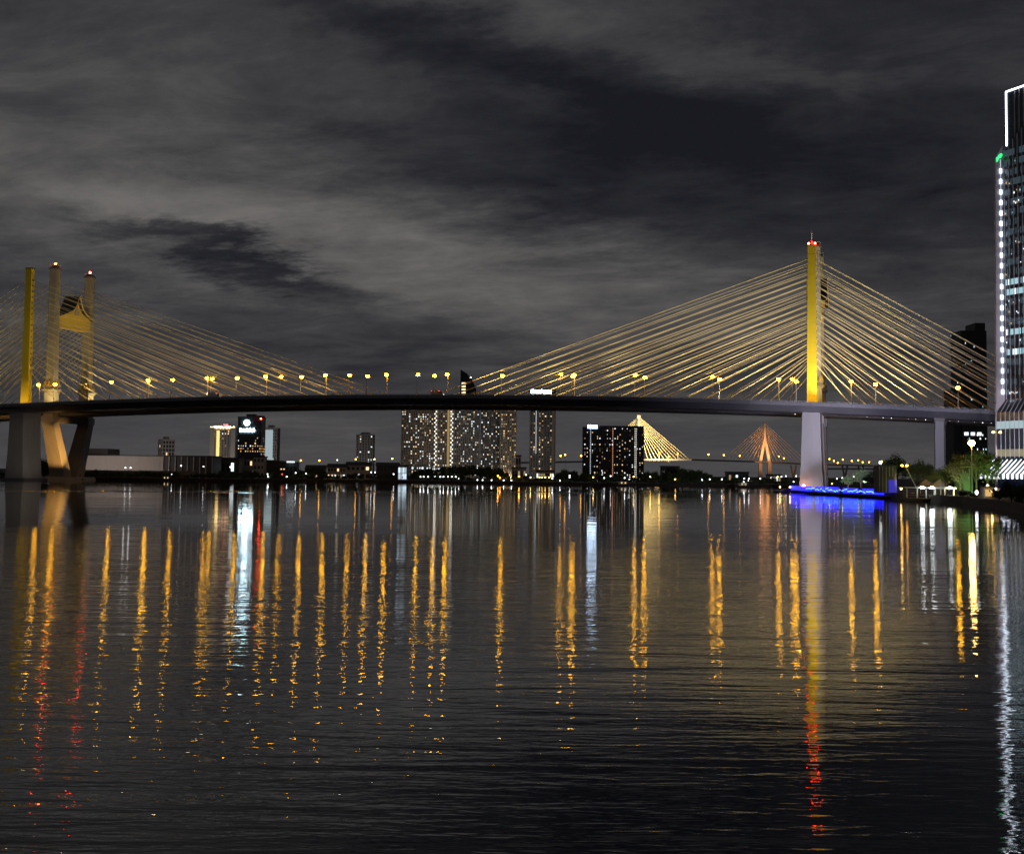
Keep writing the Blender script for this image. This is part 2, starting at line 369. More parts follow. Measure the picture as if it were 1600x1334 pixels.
for i in range(66):
    tt = -140 + 10 * i; o = inst('segment_joint', fjm, nb, A(tt, -16.66, rail_z(tt) - .3) - no); o.rotation_euler = (0, 0, math.atan2(-UU.y, -UU.x))
for tp in (-61.5, -119, -180, 514, 572):
    zb = rail_z(tp) - 5.1
    MB().frus(A(tp, 0, 0), 4.2, 14, A(tp, 0, zb - 1.6), 4.2, 14, UU, NN).build('pier', 'conc_pale' if tp < 0 else 'conc_dark', nb, no)
    MB().frus(A(tp, 0, zb - 1.6), 4.8, 17.5, A(tp, 0, zb + .02), 5.2, 18, UU, NN).build('pier_cap', 'conc', nb, no)
MB().ball(A(3.5, -12.6, 2.6), .75).build('navigation_lamp', emit('orange_red_glow', (1, .33, .10), 30), nb, no)
MB().tube(A(3.5, -12.6, 1.2), A(3.5, -12.6, 2.2), .15).build('lamp_stub', 'dark', nb, no)

# ------------------------------------------------------------------ far bridge (twin grey legs with gabled portal)
fb = empty('cable_stayed_bridge', A(226, 49.5, 0)); fo = Vector(fb.location)
tag(fb, 'farther cable-stayed bridge with twin grey concrete legs and a gabled portal', 'bridge')
deck_parts(fb, fo, 28.2, 70.8, 15.0, -300, 660, 'conc_dark', 5.0)
cb = MB(); cb.frus((0, 0, 0), .5, 40.5, (0, 0, .95), .5, 42, UU, NN); cbm = cb.mesh('floor_beam', 'conc_dark')
for i in range(120):
    tt = -180 + 6 * i; inst('floor_beam', cbm, fb, A(tt, 49.5, rail_z(tt) - 3.25) - fo)
slm = MB().ball((0, 0, 0), .27, n=6, m=4).mesh('soffit_lamp', 'whitelamp')
for i in range(26):
    tt = 10 - 4.1 * i
    if i not in (2, 6, 13, 17): inst('soffit_lamp', slm, fb, A(tt + U(-.5, .5), 33.5, rail_z(tt) - 4.45) - fo).scale = (U(.45, .95),) * 3
for tp, sgn in ((-.5, 1), (SPAN + 2.5, -1)):
    zr = rail_z(tp)
    for d, db, in ((30.0, 43.0), (69.0, 56.5)):
        lg = MB(); lg.frus(A(tp, d, 58.6), 5.5, 5.2, A(tp, d, 128.5), 4.7, 4.5, UU, NN)
        leg = lg.build('pylon_leg', 'conc', fb, fo)
        rb = MB()
        for sd in (-1, 1): rb.frus(A(tp + sd * 1.9, d - 2.72, 60), .5, .3, A(tp + sd * 1.6, d - 2.4, 126), .5, .3, UU, NN)
        for zz in range(64, 126, 4): rb.frus(A(tp, d, zz), 5.62 - .012 * (zz - 58), 5.32 - .011 * (zz - 58), A(tp, d, zz + .22), 5.62 - .012 * (zz - 58), 5.32 - .011 * (zz - 58), UU, NN)
        rb.build('shaft_mouldings', 'conc', leg, fo)
        cp = MB()
        for z0, z1, w0, w1 in ((53.4, 54.4, 6.8, 8.4), (54.4, 55.2, 8.6, 8.6), (55.2, 56.6, 7.4, 7.0), (56.6, 57.3, 7.9, 7.9), (57.3, 58.8, 7.2, 5.9)):
            cp.frus(A(tp, d, z0), w0, w0 - .3, A(tp, d, z1), w1, w1 - .3, UU, NN)
        cp.build('capital', 'conc', leg, fo)
        pt = MB()
        for a_ in range(4):
            for e in (-1, 0, 1):
                ang = a_ * math.pi / 2; o_ = Vector((math.cos(ang), math.sin(ang))); s_ = Vector((-o_.y, o_.x)) * (e * 2.3); c_ = o_ * 3.3 + s_
                pt.frus(A(tp + c_.x, d + c_.y, 57.3), 1.5, 1.5, A(tp + c_.x * .95, d + c_.y * .95, 60.2), .15, .15, UU, NN)
        pt.build('lotus_petals', 'gold', leg, fo)
        MB().frus(A(tp, d, zr - 5.5), 6.7, 6.4, A(tp, d, 53.5), 6.4, 6.1, UU, NN).build('leg_base', 'conc_pale', fb, fo)
        hd = MB(); hd.frus(A(tp, d, 128.5), 5.6, 5.4, A(tp, d, 129.4), 5.6, 5.4, UU, NN); hd.frus(A(tp, d, 129.4), 4.4, 4.2, A(tp, d, 131.2), 2.6, 2.4, UU, NN)
        hd.build('leg_head', 'conc_dark', leg, fo)
        hr = MB()
        for sa in (-1, 1):
            for sb in (-1, 1): hr.tube(A(tp + 2.5 * sa, d + 2.4 * sb, 129.4), A(tp + 2.5 * sa, d + 2.4 * sb, 131), .08, .08, 5)
            hr.tube(A(tp - 2.5, d + 2.4 * sa, 131), A(tp + 2.5, d + 2.4 * sa, 131), .08, .08, 5); hr.tube(A(tp + 2.5 * sa, d - 2.4, 131), A(tp + 2.5 * sa, d + 2.4, 131), .08, .08, 5)
        hr.build('guard_rail', 'steel', leg, fo)
        if sgn < 0: MB().ball(A(tp, d, 132.0), .72).build('aviation_lamp', 'redlamp', leg, fo)
        lo = MB(); lo.frus(A(tp, db, 1.5), 10.2, 8.2, A(tp, d, zr - 9.5), 7.6, 6.4, UU, NN); lo.build('lower_leg', 'conc', fb, fo)
        MB().frus(A(tp, d, zr - 9.5), 8.4, 7.2, A(tp, d, zr - 5.4), 8.6, 7.4, UU, NN).build('bearing_block', 'conc_pale', fb, fo)
        for side in (1, -1):
            for i in range(20):
                f = i / 19.0; za = 67 + (120.5 - 67) * f; main = side == sgn
                ta = tp + side * ((22 + f * 197) if main else (18 + f * 130))
                cable(fb, fo, A(ta, d, rail_z(ta) - 1.0), A(tp + side * 2.3, d, za), .155, 'cable_g', False)
    MB().frus(A(tp, 49.5, -1.5), 22, 34, A(tp, 49.5, 1.9), 20, 31, UU, NN).build('pile_cap', 'conc_pale', fb, fo)
    MB().frus(A(tp, 49.5, zr - 9.3), 4.6, 33.4, A(tp, 49.5, zr - 5.6), 4.6, 33.4, UU, NN).build('cross_beam', 'conc_dark', fb, fo)
    # gabled portal between the legs
    po = MB(); po.frus(A(tp, 49.5, 93.6), 5.0, 34.2, A(tp, 49.5, 100.4), 5.0, 34.2, UU, NN); por = po.build('portal_beam', 'ochre', fb, fo)
    mo = MB()
    for z0, e in ((93.4, .35), (95.9, .18), (99.9, .35)): mo.frus(A(tp, 49.5, z0), 5 + 2 * e, 34.0, A(tp, 49.5, z0 + .5), 5 + 2 * e, 34.0, UU, NN)
    mo.build('beam_mouldings', 'gold', por, fo)
    prof = [(0, 113.6), (1.5, 110.4), (3.4, 107.2), (5.8, 104.6), (9.0, 102.8), (13.0, 101.6), (16.6, 100.4)]
    full = [(-d_, z_) for d_, z_ in prof[::-1]] + prof[1:]
    MB().prism([A(tp - 3.4, 49.5 + d_, z_) for d_, z_ in full], UU * 6.8).build('gable', 'ochre', por, fo)
    for sd in (-1, 1):
        rf = MB()
        for (d0_, z0_), (d1_, z1_) in zip(prof[:-1], prof[1:]):      # stepped roof courses
            rf.hexa([A(tp - 5.2, 49.5 + sd * d0_, z0_ + .25), A(tp + 5.2, 49.5 + sd * d0_, z0_ + .25), A(tp + 5.2, 49.5 + sd * (d1_ + .5), z1_ + .1), A(tp - 5.2, 49.5 + sd * (d1_ + .5), z1_ + .1),
                     A(tp - 5.2, 49.5 + sd * d0_, z0_ + .8), A(tp + 5.2, 49.5 + sd * d0_, z0_ + .8), A(tp + 5.2, 49.5 + sd * (d1_ + .5), z1_ + .65), A(tp - 5.2, 49.5 + sd * (d1_ + .5), z1_ + .65)])
        rf.build('portal_roof', 'roof', por, fo)
        for e in (-5.35, 5.35):
            bg_ = MB()
            for (d0_, z0_), (d1_, z1_) in zip(prof[:-1], prof[1:]): bg_.tube(A(tp + e, 49.5 + sd * d0_, z0_ + .6), A(tp + e, 49.5 + sd * d1_, z1_ + .5), .3, .3, 5)
            bg_.build('barge_board', 'gold', por, fo)
    for e, s_ in ((-3.6, -1), (3.6, 1)):
        cr_ = MB(); cr_.tube(A(tp + e, 49.5, 104.2), A(tp + e + .35 * s_, 49.5, 104.2), 1.5, 1.5, 14)
        for z0, z1, w0, w1 in ((102.2, 103.0, 3.4, 3.0), (105.6, 106.6, 2.0, 1.5), (106.6, 107.5, 1.3, .9), (107.5, 109.8, .6, .05)): cr_.frus(A(tp + e + .2 * s_, 49.5, z0), .4, w0, A(tp + e + .2 * s_, 49.5, z1), .4, w1, UU, NN)
        for q in (-1, 1): cr_.frus(A(tp + e + .2 * s_, 49.5 + 1.9 * q, 102.8), .35, .6, A(tp + e + .2 * s_, 49.5 + 2.2 * q, 105.6), .35, .15, UU, NN)
        cr_.build('crest_relief', 'crest', por, fo)
for tp in (-64, -122, -184, 517, 575):
    zb = rail_z(tp) - 5.0
    for d in (40, 59):
        MB().frus(A(tp, d, 0), 4, 6, A(tp, d, zb - 1.5), 4, 6, UU, NN).build('pier', 'conc', fb, fo)
    MB().frus(A(tp, 49.5, zb - 1.5), 4.6, 30, A(tp, 49.5, zb + .02), 5, 32, UU, NN).build('pier_cap', 'conc', fb, fo)

# ---- floodlights of both bridges, with added fill floods
for tp, sgn in ((0.0, 1), (SPAN, -1)):
    P = 175000 if sgn == 1 else 105000
    for dt in (-57, 57):
        pw = P * (1.0 if sgn == 1 else (1.0 if dt < 0 else .12))
        flood(nb, no, A(tp + dt, -15.6, rail_z(tp) + .6), A(tp, 0, 88), pw, (1.0, .86, .42), 84, .7)
    for dt in (-7, 7): flood(nb, no, A(tp + dt, -9, rail_z(tp) - .2), A(tp, 0, 50), 2600 if sgn == 1 else 2600, (1.0, .62, .16), 80, .9)
for tt in (26, 64, 102, 140, 178, 254, 292, 330, 370, 408, -12, -50, 495):     # added floods brightening the stays from behind the near parapet
    flood(nb, no, A(tt, -14.9, rail_z(tt) + .1), A(tt * .7 if tt < 226 else SPAN - (SPAN - tt) * .7, 20, 100), 56000 if tt < 226 else 26000, YEL, 108, .9)
for tt in (50, 110, 170, 282, 342, 402):  # added floods brightening the farther bridge's stays
    flood(fb, fo, A(tt, 31.8, rail_z(tt) + .1), A(tt * .75 if tt < 226 else SPAN - (SPAN - tt) * .75, 60, 105), 34000 if tt < 226 else 26000, YEL, 108, .9)
for tp in (-.5, SPAN + 2.5):
    s_ = 1 if tp < 100 else -1
    flood(fb, fo, A(tp + 26 * s_, 49.5, rail_z(tp) + .2), A(tp, 49.5, 101), 34000, (1.0, .82, .3), 34, .5)
    for d in (30.0, 69.0):
        flood(fb, fo, A(tp + 10 * s_, d - (9 if d < 40 else -3), rail_z(tp) - .4), A(tp, d, 55), 14000, (1.0, .72, .26), 75, .9)
        flood(fb, fo, A(tp + 12 * s_, d + (3 if d < 40 else -5), rail_z(tp) - .4), A(tp, d, 100), 9000, (1.0, .74, .48), 60, .9)
    flood(fb, fo, A(tp + 34 * s_, 21, 2.6), A(tp, 34, 21), 130000 if tp > 100 else 26000, (1, .50, .12), 42, .6)
    if tp > 100: flood(fb, fo, A(tp + 60 * s_, -30, 1.2), A(tp - 4, 0, 20), 17000, (1, .84, .70), 44, .8)  # added fill flood brightening the left pier
    flood(fb, fo, A(tp + 9 * s_, 49.5, 3.4), A(tp + 2 * s_, 40, 20), 5000, AMB, 70, .7)

# ------------------------------------------------------------------ street lamps on both bridges
def lamp_proto(hgt, arm, nm):
    r = empty('street_lamp', (0, 0, 0))
    MB().tube((0, 0, 0), (0, 0, hgt), .24, .13, 8).build('post', 'post', r)
    b_ = MB(); b_.tube((0, 0, 0), (0, 0, .9), .38, .34, 8); b_.build('base', 'steel', r)
    a_ = MB(); a_.tube((0, 0, hgt - .05), (arm * .5, 0, hgt + .35), .1, .09, 6); a_.tube((arm * .5, 0, hgt + .35), (arm, 0, hgt + .45), .09, .08, 6); a_.build('arm', 'post', r)
    hd = MB(); hd.ball((arm, 0, hgt + .62), .95, .6, .22); hd.build('lamp_head', 'dark', r)
    MB().ball((arm, 0, hgt + .05), 1.1, .95, .74, 10, 6).build('lens', 'sodium', r)
    return r
lamps = []
rows = [(-14.0, 11.0, [(1497, 607), (1368, 600), (1244, 598), (1124, 594), (1007, 590), (894, 588), (784, 588), (678, 587), (573, 587), (470, 588), (369, 593), (268, 592), (172, 597), (84, 602)]),
        (13.5, 13.5, [(1330, 599), (1217, 594), (898, 585), (700, 583), (605, 583), (510, 585), (417, 588), (325, 590), (233, 592), (62, 602)]),
        (66.0, 17.5, [(1238, 592), (1113, 589), (992, 585), (876, 583), (652, 581), (545, 581), (438, 583), (330, 586), (230, 588), (134, 592)])]
for d, hgt, pts in rows:
    pr_ = lamp_proto(hgt, -1.4, ''); first = True
    for px, py in pts:
        tt, z = on_row(px, py, d)
        o = pr_ if first else copy_tree(pr_); first = False
        o.location = A(tt, d, rail_z(tt) - 1.22); o.rotation_euler = (0, 0, math.atan2(UU.y, UU.x) + (math.pi / 2 if d < 20 else -math.pi / 2) * (1 if d < 0 else -1))
        lamps.append((px, d, o))
ORD = ['first', 'second', 'third', 'fourth', 'fifth', 'sixth', 'seventh', 'eighth', 'ninth', 'tenth', 'eleventh', 'twelfth', 'thirteenth', 'fourteenth', 'fifteenth']
for d, nm in ((-14.0, 'short orange street lamp on the near edge of the nearer bridge'), (13.5, 'orange street lamp on the far edge of the nearer bridge'), (66.0, 'tall orange street lamp on the farther bridge')):
    for i, (px, _, o) in enumerate(sorted([l for l in lamps if l[1] == d], key=lambda l: l[0])):
        tag(o, '%s, %s from the left' % (nm, ORD[i]), 'street lamp', 'street lamps along the two bridges')

# ------------------------------------------------------------------ towers
def windows(root, face_pts, nx, nz, fw, fh, lit, mix, y_off=.06, glass='glass', skip=None):
    """grid of panes on a rectangular face given by origin, right vector, up vector; unlit and lit panes are separate meshes"""
    o, r, u_, nrm = face_pts; cells = {}
    for i in range(nx):
        for j in range(nz):
            if skip and skip(i, j): continue
            c = o + r * ((i + .5) / nx) + u_ * ((j + .5) / nz) + nrm * y_off
            hw = r * (fw / nx / 2); hh = u_ * (fh / nz / 2)
            key = glass
            if rnd() < (lit(i, j) if callable(lit) else lit):
                q = rnd(); s = 0
                for nm, w_ in mix:
                    s += w_
                    if q <= s: key = nm; break
                if rnd() < .7: hw = hw * U(.35, .85); c = c + r * U(-.12, .12) / nx
                if rnd() < .4: hh = hh * U(.5, .8)
            if key: cells.setdefault(key, MB()).quad(c - hw - hh, c + hw - hh, c + hw + hh, c - hw + hh)
    for key, mb in cells.items():
        mb.build('dark_panes' if key == glass else 'lit_panes', key, root, kind='stuff')
MIXC = (('w_warm', .17), ('w_cool', .21), ('w_dim', .22), ('w_low', .40))
MIXW = (('w_warm', .26), ('w_dim', .26), ('w_amber', .12), ('w_low', .36))
def tower(label, x0, x1, ytop, Yd, D, nx, nz, wall, lit, mix=MIXC, rz=0.0, name='apartment_tower', slab=.45, rib=.35, fw=.46, fh=.5, roofbits=True, side_lit=None, cat='building', z0=GZ - .2, glass='glass'):
    c = (x0 + x1) / 2; P = at(c, ytop, Yd); W = at(x1, 700, Yd).x - at(x0, 700, Yd).x
    if rz: W = W / (math.cos(rz) + abs(math.sin(rz)) * D / W)
    H = P.z - z0; r = empty(name, (P.x, Yd + D / 2, z0), rz); tag(r, label, cat)
    MB().box(-W / 2, W / 2, -D / 2, D / 2, 0, H).build('wall', wall, r)
    ss = MB(); rr = MB()
    if slab:
        for j in range(1, nz + 1): ss.box(-W / 2 - slab, W / 2 + slab, -D / 2 - slab, D / 2 + slab, H * j / nz - .16, H * j / nz + .16)
        ss.build('floor_slabs', wall, r, kind='stuff')
    if rib:
        for i in range(nx + 1):
            xx = -W / 2 + W * i / nx; rr.box(xx - .22, xx + .22, -D / 2 - rib, -D / 2 + .05, 0, H + .3)
        ny = max(2, int(nx * D / W))
        for i in range(ny + 1):
            yy = -D / 2 + D * i / ny
            for s in (-1, 1): rr.box(*( (s * W / 2, s * (W / 2 + rib)) if s > 0 else (-(W / 2 + rib), -W / 2)), yy - .22, yy + .22, 0, H + .28)
        rr.build('facade_ribs', wall, r, kind='stuff')
    windows(r, (Vector((-W / 2, -D / 2, 0)), Vector((W, 0, 0)), Vector((0, 0, H)), Vector((0, -1, 0))), nx, nz, fw, fh, lit, mix, glass=glass)
    ny = max(2, int(nx * D / W)); sl = lit if side_lit is None else side_lit
    windows(r, (Vector((-W / 2, D / 2, 0)), Vector((0, -D, 0)), Vector((0, 0, H)), Vector((-1, 0, 0))), ny, nz, fw, fh, sl, mix, glass=glass)
    windows(r, (Vector((W / 2, -D / 2, 0)), Vector((0, D, 0)), Vector((0, 0, H)), Vector((1, 0, 0))), ny, nz, fw, fh, sl, mix, glass=glass)
    if roofbits:
        pp = MB()
        for bx_ in ((-W / 2 - .3, W / 2 + .3, -D / 2 - .3, -D / 2 + .1), (-W / 2 - .3, W / 2 + .3, D / 2 - .1, D / 2 + .3)): pp.box(*bx_, H, H + 1.3)
        pp.build('roof_parapet', wall, r)
        MB().box(-W * .2, W * .16, -D * .2, D * .25, H, H + 4).build('plant_room', wall, r)
    r['W'] = W; r['H'] = H; r['D'] = D
    return r, W, H, D
def glyphs(root, x0, x1, z0, z1, y, m, n, seed, name='lit_lettering'):
    """row of glowing letter-like strokes, too blurred in the photograph to read"""
    rs = random.Random(seed); mb = MB(); w_ = (x1 - x0) / n
    for i in range(n):
        a = x0 + i * w_; tall = 1.0 if i in (0, n - 1) or rs.random() < .25 else .74; hgt = (z1 - z0) * tall; th = w_ * .24
        mb.box(a + .08 * w_, a + .08 * w_ + th, y - .25, y, z0, z0 + hgt)
        if rs.random() < .8: mb.box(a + .62 * w_, a + .62 * w_ + th, y - .25, y, z0, z0 + (z1 - z0) * .72)
        for zz in ((z0 + (z1 - z0) * .56), z0 + .02 if rs.random() < .6 else z0 + (z1 - z0) * .3): mb.box(a + .08 * w_ + th + .01, a + .62 * w_ - .01, y - .25, y, zz, zz + (z1 - z0) * .2)
    return mb.build(name, m, root)
# left group
tower('small pale gridded tower block standing behind the long white warehouse', 245, 270, 688, 1500, 15, 4, 9, 'wall_w', .03, rz=.55, fw=.66, fh=.66)
r, W, H, D = tower('pale hotel tower with gold vertical light strip and glittering crown', 329, 368, 668, 1400, 20, 9, 20, 'wall_w', lambda i, j: .35 if i in (1, 4, 5) else .08, MIXC, name='hotel_tower', rib=.5)
MB().box(-W * .24, -W * .13, -D / 2 - 1.0, -D / 2 - .55, 2, H - 3).build('gold_light_strip', 'gold_led', r)
for s in (-1, 1): MB().box(s * W * .42 - 2.2, s * W * .42 + 2.2, -D / 2 - 1.4, -D / 2 - .5, 0, H).build('pale_pilaster', 'white', r)
cw = MB(); rs = random.Random(3)
for i in range(26): cw.box(*(lambda a: (a, a + rs.uniform(.5, 1.3)))(-W / 2 + W * i / 26), -D / 2 - 1.2, -D / 2 - .7, H - rs.uniform(.2, 1.2), H + rs.uniform(.4, 2.0))
cw.build('crown_lights', emit('crown_glow', (1, .78, .42), 3.0), r)
MB().box(W * .02, W * .2, -D / 2 - .6, -D / 2 - .3, H + 2.2, H + 3.4).build('red_roof_light', 'red_dim', r)
r, W, H, D = tower('dark office tower with round lit emblem and bright lettering', 372, 409, 653, 1350, 22, 10, 22, 'wall_d', lambda i, j: (.75 if j in (3, 5, 6, 9, 10, 11) else .12) if j < 15 else 0, (('w_amber', .55), ('w_warm', .25), ('w_cool', .2)), name='office_tower', rib=0, slab=.25)
MB().tube((-W * .12, -D / 2 - .7, H - 4.6), (-W * .12, -D / 2 - .3, H - 4.6), 2.6, 2.6, 18).build('round_emblem', 'sign', r)
MB().tube((-W * .12, -D / 2 - .85, H - 4.6), (-W * .12, -D / 2 - .72, H - 4.6), .7, .7, 12).build('emblem_centre', 'glass', r)
glyphs(r, -W * .40, W * .22, H - 13.2, H - 9.6, -D / 2 - .4, 'sign', 9, 5)
MB().ball((W * .5 - .6, -D / 2 - .4, H - .5), .7).build('red_roof_light', 'redlamp', r)
MB().box(W * .3, W * .5 + .4, -D / 2 - .3, D * .2, H, H + 2.6).build('plant_room', 'wall_d', r)
r, W, H, D = tower('pale block with a tall lit white panel beside the dark office tower', 411, 433, 670, 1450, 18, 6, 15, 'wall_g', .08, name='office_block')
MB().box(-W * .46, W * .22, -D / 2 - 1.0, -D / 2 - .5, H * .22, H - 1).build('lit_panel', 'panel_w', r)
MB().box(-W * .46, W * .22, -D / 2 - 1.3, -D / 2 - 1.02, H * .18, H * .215).build('warm_light_strip', 'gold_led', r)
lb = MB()
for i in range(5): lb.ball((-W * .5, -D / 2 - 1.2, H * (.24 + .07 * i)), .55, n=6, m=4)
lb.build('lamp_column', 'whitelamp', r)
r, W, H, D = tower('slim grey stepped tower rising alone above the low far bank houses', 557, 583, 680, 1800, 20, 6, 16, 'wall_g', .14, (('w_cool', .7), ('w_dim', .3)), name='apartment_tower')
MB().box(-W * .26, W * .26, -D * .3, D * .3, H, H + 3.6).build('stepped_top', 'wall_g', r)
for x_, y_, p_ in ((257, 1450, 14000), (347, 1345, 17000), (424, 1400, 12000), (570, 1740, 14000)):
    q_ = at(x_, 735, y_); spot((q_.x - 8, y_, 5), (q_.x, y_ + 60, 40), p_, (1, .88, .76), 100, r, Vector(r.location), .9)  # added bare spots brightening the left group's facades
# condominium row behind the middle of the bridge
def podium(r, W, D, zh, m='w_cool'):
    MB().box(-W / 2 - 4, W / 2 + 4, -D / 2 - 9, -D / 2 - .8, 0, zh).build('podium', 'wall_g', r)
    windows(r, (Vector((-W / 2 - 4, -D / 2 - 9, zh * .35)), Vector((W + 8, 0, 0)), Vector((0, 0, zh * .6)), Vector((0, -1, 0))), 16, 2, .7, .5, .75, ((m, .7), ('w_warm', .3)))
r, W, H, D = tower('wide beige condominium with closely gridded facade, leftmost of the row', 628, 678, 624, 1500, 22, 14, 34, 'wall_b', .5); podium(r, W, D, 13)
r, W, H, D = tower('narrow condominium edged with two dotted light chains', 681, 707, 623, 1490, 22, 7, 34, 'wall_b', .45); podium(r, W, D, 12)
for s in (-1, 1):
    ch = MB()
    for j in range(34): ch.ball((s * (W / 2 + (.6 if j % 2 else -.9)), -D / 2 - 1.1, H * (j + .5) / 34 * .94 + 4), .62, n=6, m=4)
    ch.build('light_chain', emit('chain_glow', (1, .93, .80), 2.6, False), r, kind='stuff')
MB().box(W * .22, W * .34, -D / 2 - 1.0, -D / 2 - .6, 9, H - 4).build('warm_light_strip', emit('warm_strip_glow', (1, .66, .25), .32, False), r)
tower('dark grey condominium in the middle of the row under the sail tower', 711, 749, 624, 1505, 24, 12, 34, 'wall_g', .45)
tower('grey condominium with a bright line of stairwell lamps near its left edge', 752, 781, 626, 1520, 22, 9, 34, 'wall_g', lambda i, j: .7 if i == 1 else .4)
r, W, H, D = tower('warm lit brown condominium at the right end of the row', 783, 807, 628, 1480, 20, 7, 33, 'wall_b', .5, MIXW, rib=.6)
up = MB()
for i in range(8): up.ball((-W / 2 + W * i / 7, -D / 2 - 2.2, 1.2), .4, n=6, m=4)
up.build('uplights', emit('uplight_glow', (1, .6, .22), 120), r)
r, W, H, D = tower('tall grey tower with a lit roof sign right of the row', 829, 868, 615, 1500, 24, 9, 36, 'wall_g', lambda i, j: .5 if i in (1, 3, 4, 7) else .1, MIXW, name='residential_tower')
MB().box(-W / 2 - .4, W / 2 + .6, -D / 2 - .3, D / 2, H, H + 4.4).build('roof_screen', 'wall_d', r)
glyphs(r, -W * .48, W * .34, H + .5, H + 4.3, -D / 2 - .5, 'sign', 12, 9)
MB().box(-W * .28, -W * .25, -D / 2 - .9, -D / 2 - .6, H * .3, H).build('light_strip', emit('pale_strip_glow', (.9, .92, 1), .5, False), r)
MB().box(W * .36, W * .48, -D / 2 - 2.2, -D / 2 - .4, 0, H).build('balcony_stack', 'wall_b', r)
for x_, p_ in ((640, 1.0), (700, .9), (760, .7), (795, 1.2), (848, .8)):
    q_ = at(x_, 730, 1420); spot((q_.x, 1400, 6), (q_.x, 1480, 48), 9500 * p_, (1, .90, .78), 110, r, Vector(r.location), .9)  # added spots standing in for street light spill on the condominiums
# sail-topped tower
P = at(732, 618, 1900); W0 = at(745, 700, 1900).x - at(719, 700, 1900).x; sr = empty('sail_topped_tower', (P.x, 1900, GZ - .2)); tag(sr, 'dark sail-shaped tower top poking above the bridge deck at mid span', 'building')
zb = P.z - GZ; za = at(720, 577, 1900).z - GZ
MB().box(-W0 / 2, W0 / 2, 0, 22, 0, zb).build('wall', 'wall_d', sr)
MB().prism([(-W0 / 2, 1, zb), (W0 / 2, 1, zb), (W0 * .42, 1, zb + (za - zb) * .33), (W0 * .2, 1, zb + (za - zb) * .62), (-W0 * .1, 1, zb + (za - zb) * .85), (-W0 / 2, 1, za)], (0, 20, 0)).build('sail_top', 'wall_n', sr)
wl = MB()
for j in range(5): wl.box(-W0 * .42, -W0 * .18, .7, .95, zb - 1 + j * 4.1, zb + 1.4 + j * 4.1)
wl.build('lit_panes', 'w_warm', sr, kind='stuff'); MB().ball((W0 * .12, .8, zb + (za - zb) * .70), .7).build('roof_light', 'whitelamp', sr)
# dark block with sign
r, W, H, D = tower('wide black apartment slab with scattered windows and a white roof sign', 912, 1006, 668, 1150, 16, 24, 27, 'wall_n', lambda i, j: .85 if (j in (2, 3) and 12 < i < 21) else (.55 if (j in (3, 4) and 3 < i < 10) else .26), (('w_warm', .30), ('w_cool', .28), ('w_dim', .22), ('w_low', .20)), name='apartment_slab', slab=.2, rib=.15, fw=.42, fh=.5, roofbits=False, glass=None)
MB().box(-W / 2, W * -.28, -D / 2 + .5, D / 2, H, H + .6).build('roof_parapet', 'wall_n', r)
MB().box(-W * .24, W / 2, -D / 2 + .2, D / 2, H, H + 1.5).build('roof_storey', 'wall_n', r)
MB().box(-W * .43, -W * .28, -D / 2 - .5, -D / 2 + .2, H - .6, H + 1.7).build('roof_sign', 'signb', r)
for fx, mm in ((-.385, 'chain_cool'), (-.015, 'chain_red'), (.355, 'chain_white'), (.375, 'chain_white')):
    ch = MB(); c_ = {'chain_cool': (.8, .9, 1), 'chain_red': (1, .42, .22), 'chain_white': (1, .97, .86)}[mm]
    for j in range(27): ch.box(fx * W - .3, fx * W + .3, -D / 2 - .5, -D / 2 - .3, H * (j + .35) / 27 * .93 + 3, H * (j + .62) / 27 * .93 + 3)
    ch.build('stair_lights', emit(mm, c_, 1.5, False), r, kind='stuff')
# tower behind the stays on the right
r, W, H, D = tower('dark unlit high-rise seen through the stays beside the glass tower', 1502, 1541, 517, 1050, 26, 9, 44, 'wall_n', lambda i, j: .5 if j in (13, 14, 9, 10) and i > 3 else .03, (('w_cyan', .6), ('w_cool', .4)), name='high_rise', slab=.2, rib=.15, roofbits=False)
MB().box(W * .06, W * .46, -D / 2, D / 2 - 3, H, H + 6).build('roof_storey', 'wall_n', r)
MB().box(-W * .8, -W / 2 - .3, -D / 2 + 2, D / 2, 0, H * .62).build('lower_wing', 'wall_n', r)
for i in range(3):
    MB().box(-W * .42 + i * W * .26, -W * .42 + i * W * .26 + W * .16, -D / 2 - .6, -D / 2 - .25, at(1500, 683, 1050).z, at(1500, 678, 1050).z).build('lit_pane', 'w_cool', r)

# ------------------------------------------------------------------ glass office tower on the right bank
GY = 600.0
gl = at(1571, 700, GY); G0 = Vector((gl.x, GY, 1.7)); gx = Vector((math.cos(math.radians(68)), -math.sin(math.radians(68)), 0)); gy_ = Vector((math.sin(math.radians(68)), math.cos(math.radians(68)), 0))
gt = empty('glass_office_tower', G0); tag(gt, 'tall dark glass office tower with a column of white lamps at the right edge', 'building')
def Gp(a, b, z): return G0 + gx * a + gy_ * b + Vector((0, 0, z - 1.7))      # a along the river facade, b into the building
zsh = at(1565, 240, GY).z; zpod = at(1571, 630, GY).z; zcan = at(1571, 716, GY).z; zc = at(1575, 146, GY).z
LF = 44.0
bd = MB(); bd.hexa([Gp(0, 0, 1.7), Gp(LF, 0, 1.7), Gp(LF, 40, 1.7), Gp(0, 40, 1.7), Gp(0, 0, zsh), Gp(LF, 0, zsh + 30), Gp(LF, 40, zsh + 30), Gp(0, 40, zsh)]); bd.build('glass_wall', 'glass', gt, G0)
cw_ = MB(); cw_.hexa([Gp(1.6, 1.2, zsh - 2), Gp(LF - 6, 1.2, zsh - 2), Gp(LF - 6, 30, zsh - 2), Gp(1.6, 30, zsh - 2), Gp(1.6, 1.2, zc), Gp(LF - 6, 1.2, zc), Gp(LF - 6, 30, zc), Gp(1.6, 30, zc)]); crn = cw_.build('roof_crown', 'glass', gt, G0)
